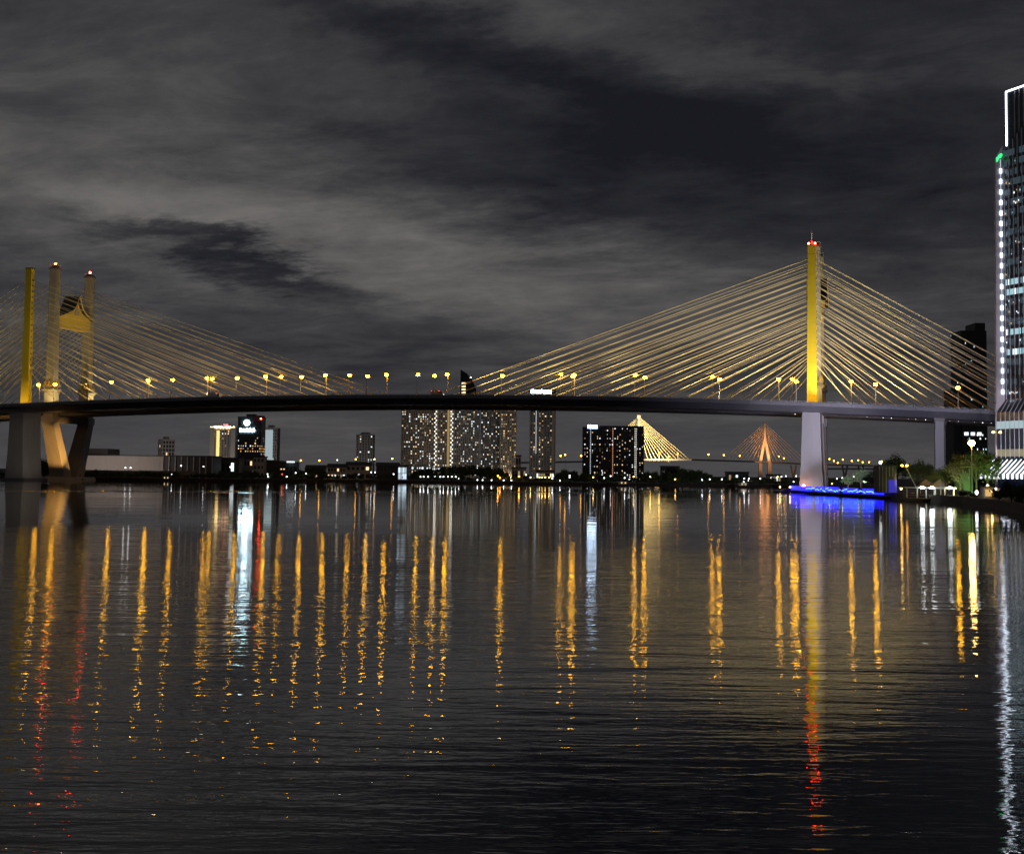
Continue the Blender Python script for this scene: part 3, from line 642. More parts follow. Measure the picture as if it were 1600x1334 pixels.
ll = MB(); ll.tube(Gp(1.5, 1.0, zsh + 3), Gp(1.5, 1.0, zc + .3), .34, .34, 6); ll.tube(Gp(1.5, 1.0, zc + .3), Gp(LF - 6, 1.0, zc + .3), .34, .34, 6); ll.build('led_outline', 'led_line', crn, G0)
ml = MB().box(-.13, .13, -.35, .05, 0, 1).mesh('mullion', 'lav')
def mull(a, b, z0, z1, par):
    o = inst('mullion', ml, par, Gp(a, b, z0) - G0); o.rotation_euler = (0, 0, math.atan2(gx.y, gx.x)); o.scale = (1, 1, z1 - z0); return o
for i in range(16):
    a = 1.2 + 2.7 * i; mull(a, -.05, zpod + 1.5, zsh + 30 * a / LF + .4, gt)
    if 1 < i < 14: mull(a, 1.15, zsh + 30 * a / LF, zc - .6, crn)
FLH = 4.25
sp_ = MB(); nfl = int((zsh + 20 - zpod) / FLH)
for j in range(nfl):
    zz = zpod + 2 + FLH * j
    if zz < zsh - 2: sp_.hexa([Gp(.05, -.12, zz), Gp(LF, -.12, zz), Gp(LF, .1, zz), Gp(.05, .1, zz), Gp(.05, -.12, zz + .9), Gp(LF, -.12, zz + .9), Gp(LF, .1, zz + .9), Gp(.05, .1, zz + .9)])
sp_.build('spandrel_bands', 'wall_n', gt, G0, kind='stuff')
yl = {436: .9, 447: .9, 459: .9, 526: .85, 558: .85, 590: .9, 615: .5, 293: .25, 305: .4, 318: .4, 338: .15, 470: .2, 500: .15, 575: .12}
pan = {}
for j in range(nfl):
    zz = zpod + 2 + FLH * j
    if zz > zsh - 3: continue
    ypx = 740 + 8.6 - (zz + 2 - 7) / GY * FPX; p_ = .10
    for kx, vx in yl.items():
        if abs(ypx - kx) < 5.9: p_ = vx
    for i in range(16):
        for q in range(3):
            a0 = 1.35 + 2.7 * i + .82 * q
            if rnd() < .5 and p_ < .5 and a0 < LF - 1: pan.setdefault('w_teal', MB()).quad(Gp(a0, -.132, zz + 1.1), Gp(a0 + .74, -.132, zz + 1.1), Gp(a0 + .74, -.132, zz + 3.9), Gp(a0, -.132, zz + 3.9))
            if rnd() < p_:
                a0 = 1.35 + 2.7 * (i - 1) + 2.7 + .82 * q; full = p_ > .5
                if a0 > LF - 1: continue
                z_a = zz + (1.2 if full else U(1.2, 2.6)); z_b = zz + (3.7 if full else z_a - zz + U(.4, .9)); w_ = .72 if full else U(.25, .6)
                pan.setdefault(random.choice(['w_cyan', 'w_cyan', 'w_teal2', 'w_cool']) if full else random.choice(['w_cool', 'w_cyan', 'w_cool', 'w_amber']), MB()).quad(Gp(a0, -.14, z_a), Gp(a0 + w_, -.14, z_a), Gp(a0 + w_, -.14, z_b), Gp(a0, -.14, z_b))
for kx, mb in pan.items(): mb.build('lit_panes', kx, gt, G0, kind='stuff')
# corner pylon with lamp column
pxr, pxl = at(1571, 700, GY), at(1556, 700, GY); wp = pxr.x - pxl.x; cx_ = (pxr.x + pxl.x) / 2
cpn = MB(); cpn.hexa([(pxl.x, GY - .5, 1.7), (pxr.x - .1, GY - .5, 1.7), (pxr.x - .1, GY + 1.2, 1.7), (pxl.x, GY + 1.2, 1.7), (pxl.x + 1.0, GY - .5, zsh - 2), (pxr.x - .1, GY - .5, zsh + 3), (pxr.x - .1, GY + 1.2, zsh + 3), (pxl.x + 1.0, GY + 1.2, zsh - 2)])
cpo = cpn.build('corner_pier', 'lav', gt, G0)
zj = [at(1564, 268 + 16.4 * i, GY).z for i in range(22)]
ledm = MB(); ledm.box(-.42, .42, -.4, 0, -.95, .95); ledmesh = ledm.mesh('pier_lamp', 'led')
brk = MB(); brk.box(-.25, .25, -.35, 0, -1.4, 1.4); brkm = brk.mesh('lamp_gasket', 'led')
for i, z in enumerate(zj):
    inst('pier_lamp', ledmesh, cpo, Vector((cx_ + 1.0 - .1 * i / 22, GY - .52, z)) - G0)
ln = MB(); ln.box(cx_ + .85, cx_ + 1.1, GY - .62, GY - .5, zj[-1] + 1.2, zj[0] + 5); ln.build('lamp_rail', emit('lamp_rail_glow', (.7, .85, 1), .8), cpo, G0)
gs = MB(); z_ = at(1562, 246, GY).z
for dx_, dz_, w_, h_ in ((-.1, .1, 1.0, 1.1), (.55, .8, .9, 1.0), (-.75, -.2, .8, .55), (-1.0, -1.5, .45, 1.4), (-.65, -.9, .4, 1.2)):
    gs.box(cx_ + .2 + dx_, cx_ + .2 + dx_ + w_, GY - 1.0, GY - .6, z_ + dz_ - .5, z_ + dz_ - .5 + h_)
gs.build('green_roof_sign', 'green', gt, G0)
# flared podium: mullions step out, then a canopy of lit ribs
pdm = MB(); pdm.hexa([Gp(-1, -4.0, 1.7), Gp(LF, -4.0, 1.7), Gp(LF, .0, 1.7), Gp(-1, .0, 1.7), Gp(-1, -4.0, zpod - 4), Gp(LF, -4.0, zpod - 4), Gp(LF, -.0, zpod + 1.4), Gp(-1, -.0, zpod + 1.4)]); pdm.build('podium_glass', 'glass', gt, G0)
for i in range(16):
    a = -.6 + 2.7 * i; mb = MB(); mb.tube(Gp(a, -.2, zpod + 1.6), Gp(a, -4.15, zpod - 4), .16, .16, 5); mb.tube(Gp(a, -4.15, zpod - 4), Gp(a, -4.15, zcan), .16, .16, 5); mb.build('podium_mullion', 'lav', gt, G0)
zl = at(1580, 664, GY).z; bnd = MB(); bnd.hexa([Gp(-.8, -4.08, zl - 1.8), Gp(LF, -4.08, zl - 1.8), Gp(LF, -4.0, zl - 1.8), Gp(-.8, -4.0, zl - 1.8), Gp(-.8, -4.08, zl + 1.4), Gp(LF, -4.08, zl + 1.4), Gp(LF, -4.0, zl + 1.4), Gp(-.8, -4.0, zl + 1.4)]); bnd.build('lit_floor_band', emit('podium_floor_glow', (.65, .9, .95), .55, False), gt, G0)
zl2 = at(1580, 706, GY).z; b2 = MB(); b2.hexa([Gp(-.8, -4.08, zl2 - 2), Gp(LF, -4.08, zl2 - 2), Gp(LF, -4.0, zl2 - 2), Gp(-.8, -4.0, zl2 - 2), Gp(-.8, -4.08, zl2 + 1), Gp(LF, -4.08, zl2 + 1), Gp(LF, -4.0, zl2 + 1), Gp(-.8, -4.0, zl2 + 1)]); b2.build('warm_floor_band', emit('podium_warm_glow', (.9, .8, .45), .3, False), gt, G0)
cn = MB(); cn.hexa([Gp(-6, -9.0, zcan - 8.0), Gp(LF, -9.0, zcan - 8.0), Gp(LF, -3, zcan - 8.0), Gp(-6, -3, zcan - 8.0), Gp(-1, -4.4, zcan - .3), Gp(LF, -4.4, zcan - .3), Gp(LF, -3, zcan - .3), Gp(-1, -3, zcan - .3)]); can = cn.build('canopy', 'dark', gt, G0)
for i in range(12):
    a = -4.6 + 2.7 * i; b_ = a + 3.0
    mb = MB(); mb.tube(Gp(b_, -4.6, zcan - .6), Gp(a, -8.9, zcan - 6.6), .18, .26, 6); mb.tube(Gp(a, -9.1, zcan - 6.5), Gp(a, -9.1, zcan - 8.6), .42, .42, 6); mb.build('canopy_light', emit('canopy_glow', (.80, .85, 1), 4.0) if i == 0 else bpy.data.materials['canopy_glow'], can, G0)
spot(Vector((126.6, 566, 4)), A(0, -8, 20), 210000, LAV, 34, gt, G0, .6)  # added spot standing in for tower LED spill on the right pier
for i, tx in enumerate((10, -25, -60)): spot(Vector((150 + 10 * i, 600 - 20 * i, 4)), A(tx, -16, 43), 130000, (.74, .73, 1.0), 60, gt, G0, .9)  # added spots standing in for promenade and tower glow on the deck fascia
spot(Vector((186, 540, 4)), Vector((cx_, GY, 30)), 120000, LAV, 36, gt, G0, .8); spot(Vector((188, 520, 4)), Vector((cx_, GY, 95)), 160000, LAV, 40, gt, G0, .8)  # added spots brightening the corner pier
spot(at(1500, 770, 560), A(-61.5, -8, 20), 120000, (1, .86, .72), 50, gt, G0, .8)  # added warm spot brightening the square side pier

# ------------------------------------------------------------------ distant bridges
def far_cables(root, off, top, pts, n, r, m, ztop0, ztop1):
    pass
db_ = empty('suspension_bridge', at(1000, 740, 3600)); db_.name = 'distant_cable_bridge'; do = Vector(db_.location)
tag(db_, 'distant cable-stayed bridge with a gold lit fan of cables behind the black slab', 'bridge')
dk = [at(px, py, Yd) for px, py, Yd in ((780, 722, 3450), (912, 720, 3520), (1000, 717, 3600), (1080, 717, 3680), (1190, 720.5, 4100), (1250, 723.5, 4250), (1300, 725, 4300), (1380, 727, 4300), (1480, 731, 4300))]
rings = []
for p in dk: rings.append([p + Vector((0, -12, 0)), p + Vector((0, 12, 0)), p + Vector((0, 12, -4)), p + Vector((0, -12, -4))])
MB().sweep(rings).build('deck', 'conc', db_, do)
p1t = at(998, 651, 3600); p1b = at(1000, 717, 3600)
pm = MB()
for e in (-13, 13): pm.frus((p1t.x, 3600 + e * 1.0, GZ), 8, 7, (p1t.x, 3600 + e * .5, p1t.z - 30), 5.5, 5, None, None)
pm.frus((p1t.x, 3600, p1t.z - 34), 7, 18, (p1t.x, 3600, p1t.z - 4), 6, 8); pm.frus((p1t.x, 3600, p1t.z - 4), 9, 10, (p1t.x, 3600, p1t.z + 4), 9, 10); pm.tube((p1t.x, 3600, p1t.z + 4), (p1t.x, 3600, p1t.z + 16), .8, .3)
pm.build('pylon', 'conc_pale', db_, do)
for i in range(11):
    f = i / 10.0; px = 1012 + f * 64
    cable(db_, do, at(px, 717, 3600 + 80 * f), (p1t.x + 3, 3600, p1t.z - 2 - (1 - f) * 34), .5, 'cable', False)
    cable(db_, do, at(985 - f * 64, 718, 3600 - 60 * f), (p1t.x - 3, 3600, p1t.z - 2 - (1 - f) * 34), .5, 'cable', False)
p2 = at(1195, 720.5, 4100); p2t = at(1195, 664, 4100)
pm = MB()
for e in (-1, 1):
    pm.frus((p2.x + e * 14, 4100 + e * 4, GZ), 11, 12, (p2.x + e * 13, 4100, p2.z - 3), 9, 9); pm.frus((p2.x + e * 13, 4100, p2.z - 3), 8, 8, (p2.x + e * 4, 4100, p2.z + 46), 7, 8)
pm.frus((p2.x, 4100, p2.z + 44), 15, 9, (p2.x, 4100, p2.z + 62), 7, 7); pm.frus((p2.x, 4100, p2.z + 62), 6, 7, (p2.x, 4100, p2t.z), 4, 5); pm.frus((p2.x, 4100, p2t.z), 7, 7, (p2.x, 4100, p2t.z + 4), 6, 6); pm.tube((p2.x, 4100, p2t.z + 4), (p2.x, 4100, p2t.z + 14), .7, .3)
pm.build('pylon', 'conc_pale', db_, do)
for i in range(9):
    f = (i + 1) / 9.0
    for s in (-1, 1): cable(db_, do, at(1195 + s * (6 + 60 * f), 720 + s * 1.5, 4100 - s * 60 * f + (s > 0) * 120 * f), (p2.x + s * 4, 4100, p2.z + 56 + 50 * f), .36, 'cable', False)
for px, Yd in ((850, 3480), (1240, 4230), (1320, 4300), (1345, 4300), (1370, 4300)):
    p = at(px, 724, Yd); vm = MB()
    for e in (-1, 1): vm.frus((p.x, Yd, GZ), 4, 8, (p.x + 8 * e, Yd, p.z - 5), 4, 8)
    vm.build('viaduct_pier', 'conc_pale', db_, do)
lw = [at(px, 731, 3900) for px in (1284, 1330, 1380, 1440)]
MB().sweep([[p + Vector((0, -8, 0)), p + Vector((0, 8, 0)), p + Vector((0, 8, -5)), p + Vector((0, -8, -5))] for p in lw]).build('lower_ramp', 'conc_pale', db_, do)
spot(at(1040, 719, 3540), (p1t.x + 60, 3610, 110), 3.0e6, (1, .74, .34), 120, db_, do)
spot(at(1000, 712, 3500), (p1t.x, 3600, 150), 1.2e6, (1, .84, .6), 60, db_, do)
for e in (-1, 1): spot((p2.x + e * 42 - 10, 4030, p2.z + 6), (p2.x, 4100, p2.z + 40), 4.5e5, (1, .38, .11), 60, db_, do)
spot((p2.x, 3990, p2.z + 3), (p2.x, 4100, p2.z + 60), 3.0e5, (1, .42, .15), 110, db_, do)
fl = empty('road_lamp', (0, 0, 0)); MB().tube((0, 0, 0), (0, 0, 14), .5, .4, 6).build('post', 'post', fl); MB().ball((0, 0, 15), 1.9, n=8, m=5).build('lens', 'sodium_far', fl)
fl0 = True
for i, (px, py, Yd) in enumerate([(1030, 707, 3620), (1045, 713, 3640), (1059, 709, 3650), (1107, 710, 3760), (1131, 711, 3850), (1156, 712, 3950), (1217, 713, 4200), (1225, 716, 4220), (876, 712, 3500), (908, 712, 3520), (1289, 718, 4290), (1296, 717, 4290), (1303, 720, 4290), (1317, 718, 4300), (1309, 723, 4300), (1331, 720, 4300), (1341, 719, 4300), (1348, 722, 4300), (1358, 722, 4300), (1378, 720.5, 4290)]):
    o = fl if fl0 else copy_tree(fl); fl0 = False; p = at(px, py, Yd); o.location = p - Vector((0, 0, 15))
    tag(o, 'tiny orange lamp on the distant bridge deck, %s from the left' % (['first', 'second', 'third', 'fourth', 'fifth', 'sixth', 'seventh', 'eighth', 'ninth', 'tenth', 'eleventh', 'twelfth', 'thirteenth', 'fourteenth', 'fifteenth', 'sixteenth', 'seventeenth', 'eighteenth', 'nineteenth', 'twentieth'][sorted([876, 908, 1030, 1045, 1059, 1107, 1131, 1156, 1217, 1225, 1289, 1296, 1303, 1309, 1317, 1331, 1341, 1348, 1358, 1378]).index(px)]), 'road lamp', 'lamps on the distant bridge')
# bright blue and orange pylon seen under the deck on the right
q = at(1483, 700, 2500); bp = empty('distant_bridge_pylon', (q.x, 2500, GZ)); bo = Vector(bp.location); tag(bp, 'distant forked bridge pylon lit blue above and orange below', 'bridge pylon')
def Q(px, py, e=0): return at(px, py, 2500 + e)
pm = MB()
for (a, b, w0, w1) in ((Q(1474, 724), Q(1481, 701), 6, 8), (Q(1489, 724), Q(1487, 701), 6, 8)): pm.frus(a, w0, 7, b, w1, 8)
pm.hexa([Q(1478, 702, -5), Q(1490, 700, -5), Q(1490, 700, 5), Q(1478, 702, 5), Q(1482, 686, -4), Q(1485, 686, -4), Q(1485, 686, 4), Q(1482, 686, 4)]); pm.frus(Q(1489.5, 701, 2), 4, 4, Q(1489.5, 668, 2), 4.2, 4)
pm.build('orange_fork', 'conc_pale', bp, bo)
MB().frus(Q(1484, 688, -4), 4, 5, Q(1483.5, 655, -4), 8, 5).build('blue_shaft', 'conc_pale', bp, bo)
for i in range(5): cable(bp, bo, at(1466 + i * 1.3, 725, 2500), Q(1480, 692 + 2 * i), .4, 'cable', False)
spot(Q(1480, 726, -45), Q(1483, 700), 2.4e6, (1, .45, .10), 36, bp, bo, .3); spot(Q(1484, 690, -50), Q(1484, 668), 2.2e6, (.10, .45, 1.0), 45, bp, bo, .3)

# ------------------------------------------------------------------ low buildings on the far bank
def house(label, x0, x1, ytop, ybase, Yd, D, wall, roofm='roof', pitch=0.0, nwin=0, lit=.3, name='riverside_house', floors=1, cat='building'):
    W = at(x1, 740, Yd).x - at(x0, 740, Yd).x; P = at((x0 + x1) / 2, ytop, Yd); H = max(3.0, P.z - GZ); r = empty(name, (P.x, Yd, GZ - .1)); tag(r, label, cat)
    eh = H - pitch
    MB().box(-W / 2, W / 2, 0, D, 0, eh).build('wall', wall, r)
    if pitch > 0:
        MB().prism([(-W / 2 - .8, -.8, eh), (-W / 2 - .8, D + .8, eh), (-W / 2 - .8, D / 2, H)], (W + 1.6, 0, 0)).build('roof', roofm, r)
    else:
        MB().box(-W / 2 - .5, W / 2 + .5, -.5, D + .5, eh, eh + .7).build('roof', roofm, r)
    if nwin:
        for fl_ in range(floors):
            for i in range(nwin):
                xx = -W / 2 + W * (i + .5) / nwin; hw = W / nwin * .3; z0 = eh * (fl_ + .35) / floors; z1 = eh * (fl_ + .78) / floors
                wn = MB().box(xx - hw, xx + hw, -.12, -.02, z0, z1).build('window', random.choice(['w_warm', 'w_cool', 'w_dim']) if rnd() < lit else 'glass', r)
    r['w'] = W
    return r, W, eh
r, W, H = house('long white warehouse wall left of the far bank, under a dark roof', 128, 254, 712, 740, 985, 40, 'wall_w', name='warehouse', cat='warehouse')
MB().box(-W * .15, W * .5, -.5, -.2, 2.0, 2.5).build('light_tube', emit('tube_glow', (.75, .72, 1), 1.1), r)
MB().box(-W / 2, -W * .2, 4, 34, H + .7, H + 5).build('roof_lantern', 'roof', r)
for i in range(12): MB().box(-W / 2 + W * (i + .5) / 12 - .25, -W / 2 + W * (i + .5) / 12 + .25, -.22, -.01, 0, H).build('pilaster', 'wall_w', r)
spot(Vector(r.location) + Vector((-W * .1, -55, 9)), Vector(r.location) + Vector((0, 0, 6)), 34000, (1, .86, .78), 110, r, Vector(r.location))
ew = empty('embankment_wall', (at(200, 745, 930).x, 918, 0)); tag(ew, 'grey embankment wall at the waterline below the long warehouse', 'wall')
for i in range(13):
    x_ = -46 + 7.1 * i; MB().box(x_, x_ + 7.0, 0, 1.2, -1, 6.3 + U(-.08, .08)).build('wall_panel', 'conc_dark', ew); MB().box(x_ - .3, x_ + .3, -.35, .0, -1, 6.6).build('buttress', 'conc_dark', ew)
r, W, H = house('dark open-framed shed with pale posts right of the long warehouse', 255, 332, 713, 740, 975, 30, 'wall_d', name='open_shed', cat='shed')
for i in range(9): MB().box(-W / 2 + W * i / 8 - .3, -W / 2 + W * i / 8 + .3, -.8, -.2, 0, H).build('post', 'wall_w', r)
house('low charcoal factory hall below the hotel tower', 332, 374, 716, 740, 1010, 25, 'wall_d', name='factory_hall', nwin=6, lit=.1)
r, W, H = house('pinkish stepped apartment house below the dark office tower', 373, 399, 717, 735, 1030, 14, 'wall_w', nwin=6, lit=.25, floors=2)
house('white two-storey house with square windows below the pale block', 396, 413, 714, 735, 1015, 12, 'wall_w', nwin=3, lit=0, floors=3)
P = at(428, 713, 1025); r = empty('curved_roof_hall', (P.x, 1025, GZ)); tag(r, 'dark hall with a curved roof right of the white house', 'hall')
MB().prism([(-14, 0, 0), (14, 0, 0), (13, 0, 8), (9, 0, 11.5), (2, 0, 13.2), (-8, 0, 13.6), (-14, 0, 13.6)], (0, 30, 0)).build('hall_body', 'wall_d', r)
for i in (5, 7): MB().box(i, i + 1, -.2, 0, 6.5, 7.2).build('lit_window', 'w_warm', r)
house('low flat house with a bright roof strip near the far shore', 446, 464, 723, 740, 1010, 12, 'wall_d', nwin=3, lit=.2)
MB().box(at(448, 722, 1008).x, at(460, 722, 1008).x, 1008, 1009, at(450, 722.5, 1008).z, at(450, 720.5, 1008).z).build('roof_light_bar', 'w_cool', None).__setitem__('label', 'white light bar along the roof of a low far bank house')
bpy.data.objects['roof_light_bar']['category'] = 'light bar'
for lb_, a, b, yt, w_, n_, l_ in (('brown low house with a dark hipped roof near the left end of the house row', 478, 507, 726, 'wall_d', 4, .2), ('house with a row of glowing warm windows on the far shore', 512, 540, 724, 'wall_b', 6, .7),
                              ('pale long house with dark openings below the slim stepped tower', 541, 578, 721, 'wall_w', 5, .15), ('dim brown house at the right end of the house row', 588, 622, 722, 'wall_d', 6, .12),
                              ('small cream block beside the right end of the condominium row', 806, 814, 712, 'wall_w', 2, .3), ('wide low riverside restaurant with yellow lights', 838, 866, 736, 'wall_b', 8, .9),
                              ('low pale hall between the condominiums and the signed tower', 800, 822, 731, 'wall_w', 5, .3), ('flat-roofed black block right of the apartment slab', 1034, 1061, 729, 'wall_n', 4, 0.0),
                              ('far low hall with a lit orange front right of the trees', 1138, 1170, 738, 'wall_d', 6, .3), ('bright yellow lit pavilion just left of the right pier', 1203, 1220, 742, 'wall_b', 4, 1.0)):
    house(lb_, a, b, yt, 742, U(985, 1040), U(10, 16), w_, pitch=(2.6 if 'house' in lb_ else 0), nwin=n_, lit=l_, floors=2 if yt < 728 else 1)
r, W, H = house('bright glass-fronted riverside hall left of the condominium row', 622, 636, 728, 745, 975, 12, 'wall_g', nwin=0); 
for i in range(4):
    for j in range(2): MB().box(-W * .45 + i * W * .23, -W * .45 + i * W * .23 + W * .2, -.3, -.05, 1 + j * (H - 1.6) * .5, .4 + (j + 1) * (H - 1.0) * .48).build('lit_pane', emit('shopfront_glow', (.70, .86, 1), U(.3, 1.3)), r)
# ------------------------------------------------------------------ trees
def tree_mesh(seed, rx, rz, n, leaf, clumps, lift):
    rs = random.Random(seed); mb = MB(); cl = []
    for i in range(clumps):
        a = rs.uniform(0, 2 * math.pi); ph = math.asin(rs.uniform(-.55, 1)); rr = rs.uniform(.35, .95)
        cl.append((Vector((rx * rr * math.cos(ph) * math.cos(a), rx * rr * math.cos(ph) * math.sin(a), lift + rz * rr * math.sin(ph))), rs.uniform(.16, .34) * rx))
    for i in range(n):
        c, s = cl[i % clumps]; p = c + Vector((rs.gauss(0, s * .55), rs.gauss(0, s * .55), rs.gauss(0, s * .42)))
        q = Quaternion((rs.uniform(-1, 1), rs.uniform(-1, 1), rs.uniform(-1, 1), rs.uniform(-1, 1))).normalized(); l = leaf * rs.uniform(.6, 1.3)
        a = q @ Vector((l, 0, 0)); b = q @ Vector((0, l * .5, 0)); mb.quad(p - a, p - b, p + a, p + b)
    tr = MB(); tr.tube((0, 0, -.3), (0, 0, lift * .55), rx * .075, rx * .05, 7)
    for c, s in cl[:9]: tr.tube((0, 0, lift * rs.uniform(.35, .55)), c, rx * .032, rx * .01, 5)
    return mb, tr
protos = []
for sd, rx, rz, n, lf, cl, li in ((1, 5.2, 4.2, 1500, .55, 22, 6.0), (2, 4.2, 5.0, 1400, .5, 20, 6.5), (3, 6.4, 3.6, 1700, .6, 26, 5.2), (4, 3.2, 2.4, 1100, .45, 14, 2.6)):
    c_, t_ = tree_mesh(sd, rx, rz, n, lf, cl, li); protos.append((c_.mesh('crown', 'leaf'), t_.mesh('trunk', 'bark')))
def tree(proto, loc, sc, rz, label, group, name='broadleaf_tree', leafmat=None):
    r = empty(name, loc, rz); r.scale = (sc, sc, sc * U(.9, 1.15)); tag(r, label, 'tree', group); inst('crown', proto[0], r); inst('trunk', proto[1], r); return r
rt = random.Random(21)
def far_shore_y(x):
    for (x0, y0), (x1, y1) in zip(far_edge[:-1], far_edge[1:]):
        if x0 <= x <= x1: return y0 + (y1 - y0) * (x - x0) / max(.01, x1 - x0)
    return 950
FT = [(70, 722), (150, 731), (163, 737), (274, 738), (286, 741), (345, 737), (362, 738), (384, 735), (398, 736), (440, 741), (470, 734), (486, 731), (500, 732), (556, 739), (600, 741), (612, 739), (655, 733), (668, 731), (690, 733), (706, 729), (722, 727), (738, 727), (752, 729), (766, 731), (778, 733), (792, 736), (806, 741), (820, 744),
      (872, 738), (884, 735), (897, 736), (915, 738), (932, 740), (950, 741), (968, 741), (990, 742), (1010, 740), (1022, 737), (1046, 737), (1066, 735), (1078, 734), (1090, 737), (1104, 740), (1120, 743), (1134, 744), (1160, 747), (1185, 748), (1208, 749), (1228, 749), (1300, 748), (1330, 747), (1350, 744)]
for px, py in FT:
    Yd = far_shore_y(at(px, 750, 950).x) + 9 + rt.uniform(0, 10); P = at(px, py, Yd); k_ = rt.choice([0, 1, 2, 2])
    hh = {0: 10.4, 1: 11.6, 2: 9.0}[k_]; tree(protos[k_], (P.x, Yd, GZ - .1), max(.45, (P.z - GZ) / hh), rt.uniform(0, 6), 'dark leafy tree in the unlit belt along the far shore', 'dark trees along the far shore')
for px in range(5, 1250, 13):
    if 1236 < px: continue
    x = at(px, 750, 950).x; Yd = far_shore_y(x) + rt.uniform(2.5, 5); P = at(px, 750, Yd)
    tree(protos[3], (P.x, Yd, GZ - .2), rt.uniform(.5, 1.0), rt.uniform(0, 6), 'low dark waterside bush on the far shore', 'dark bushes along the far shore', 'waterside_bush')
_ones = ['', 'first', 'second', 'third', 'fourth', 'fifth', 'sixth', 'seventh', 'eighth', 'ninth', 'tenth', 'eleventh', 'twelfth', 'thirteenth', 'fourteenth', 'fifteenth', 'sixteenth', 'seventeenth', 'eighteenth', 'nineteenth']
def nth(n):
    if n < 20: return _ones[n]
    te = ['', '', 'twent', 'thirt', 'fort', 'fift', 'sixt', 'sevent', 'eight', 'ninet'][n // 10]
    return te + 'ieth' if n % 10 == 0 else te + 'y-' + _ones[n % 10]
for i, o in enumerate(sorted([o for o in col.objects if o.get('group') == 'dark trees along the far shore'], key=lambda o: o.location.x / o.location.y)):
    o['label'] = 'dark leafy tree in the unlit far shore belt, %s from the left' % nth(i + 1)
# ------------------------------------------------------------------ small lamps of the far bank
def small_lamp(px, py, Yd, m, r_, label, group, name='shore_lamp'):
    P = at(px, py, Yd); o = empty(name, (P.x, P.y, GZ - .1)); tag(o, label, 'lamp', group); h_ = max(.8, P.z - GZ)
    MB().tube((0, 0, 0), (0, 0, h_), .1, .07, 5).build('post', 'dark', o); MB().ball((0, 0, h_ + r_ * .7), r_, n=8, m=5).build('lens', m, o)
    return o
W_, S_, Y_ = 'whitelamp', 'sodium_far', 'warmlamp'
fls = [(196, 731, W_), (204, 731, W_), (283, 728, W_), (318, 729, W_), (360, 730, W_), (418, 741, W_), (419, 745, W_), (441, 741, 'red_dim'), (448, 745, W_), (462, 739, W_), (478, 740, W_), (470, 720, S_), (499, 720, S_), (556, 718, S_), (585, 718, S_), (613, 717, S_), (527, 719, W_),
       (580, 738, W_), (586, 738, W_), (615, 741, W_), (623, 741, W_), (657, 745, W_), (662, 745, W_), (669, 745, W_), (680, 745, W_), (688, 745, W_), (693, 745, W_), (700, 745, W_), (706, 745, W_), (712, 745, W_), (717, 748, W_), (746, 751, W_), (754, 751, W_), (768, 751, W_), (778, 744, S_), (781, 747, S_), (787, 751, W_), (799, 752, W_), (811, 745, S_), (822, 742, Y_),
       (829, 746, Y_), (843, 746, Y_), (847, 746, Y_), (852, 746, Y_), (858, 746, Y_), (863, 748, W_), (875, 751, W_), (890, 743, W_), (890, 746, W_), (883, 711, S_), (927, 746, Y_), (944, 747, W_), (954, 744, W_), (976, 747, W_), (990, 745, Y_), (1016, 745, Y_), (1055, 749, Y_), (1097, 750, W_), (1109, 749, W_), (1128, 749, W_), (1163, 748, W_), (1170, 748, W_), (1162, 753, W_), (1188, 748, W_), (1215, 745, Y_), (1221, 745, W_), (1228, 744, W_), (1244, 744, W_), (1240, 753, W_),
       (1292, 758, Y_), (1300, 756, Y_), (1316, 747, W_), (1334, 745, W_), (1342, 748, W_), (1308, 748, W_)]
cnt = {}
for px, py, m_ in sorted(fls):
    Yd = far_shore_y(at(px, 750, 950).x) + 1.2
    kind_ = {W_: 'white', S_: 'orange', Y_: 'warm yellow', 'red_dim': 'red'}[m_]
    cnt[kind_] = cnt.get(kind_, 0) + 1
    small_lamp(px, py, Yd, m_, .36 if m_ != S_ else .5, 'small %s lamp on the far shore, %s of its colour from the left' % (kind_, nth(cnt[kind_])), 'small %s lamps of the far shore' % kind_)

# ------------------------------------------------------------------ right bank: promenade, pavilion, trees
pm_ = empty('promenade', (129, 560, 0)); pr0 = Vector(pm_.location); tag(pm_, 'riverside promenade edged with glowing blue light strips below the right pylon', 'promenade')
def edge_pt(f):          # along the quay from the pier towards the viewer
    a, b, c = Vector((128.4, 640, 0)), Vector((127.4, 600, 0)), Vector((130.4, 488, 0))
    L1 = (b - a).length; L2 = (c - b).length; s = f * (L1 + L2)
    return a.lerp(b, s / L1) if s < L1 else b.lerp(c, (s - L1) / L2)
sl_ = []
for i in range(29): p = edge_pt(i / 28.0) + Vector((-2.2, 0, 0)); sl_.append([p + Vector((0, 0, .55)), p + Vector((3.2, 0, .55)), p + Vector((3.2, 0, 1.15)), p + Vector((0, 0, 1.15))])
MB().sweep(sl_).build('walkway_slab', 'quay', pm_, pr0)
for i in range(28):
    if i in (9, 17, 22): continue
    a = edge_pt((i + .08) / 28.0) + Vector((-2.28, 0, 0)); b = edge_pt((i + .92) / 28.0) + Vector((-2.28, 0, 0))
    MB().hexa([a + Vector((-.12, 0, 1.25)), b + Vector((-.12, 0, 1.25)), b + Vector((.05, 0, 1.25)), a + Vector((.05, 0, 1.25)), a + Vector((-.12, 0, 3.1)), b + Vector((-.12, 0, 3.1)), b + Vector((.05, 0, 3.1)), a + Vector((.05, 0, 3.1))]).build('blue_light_panel', 'blue', pm_, pr0)
rs = random.Random(11)
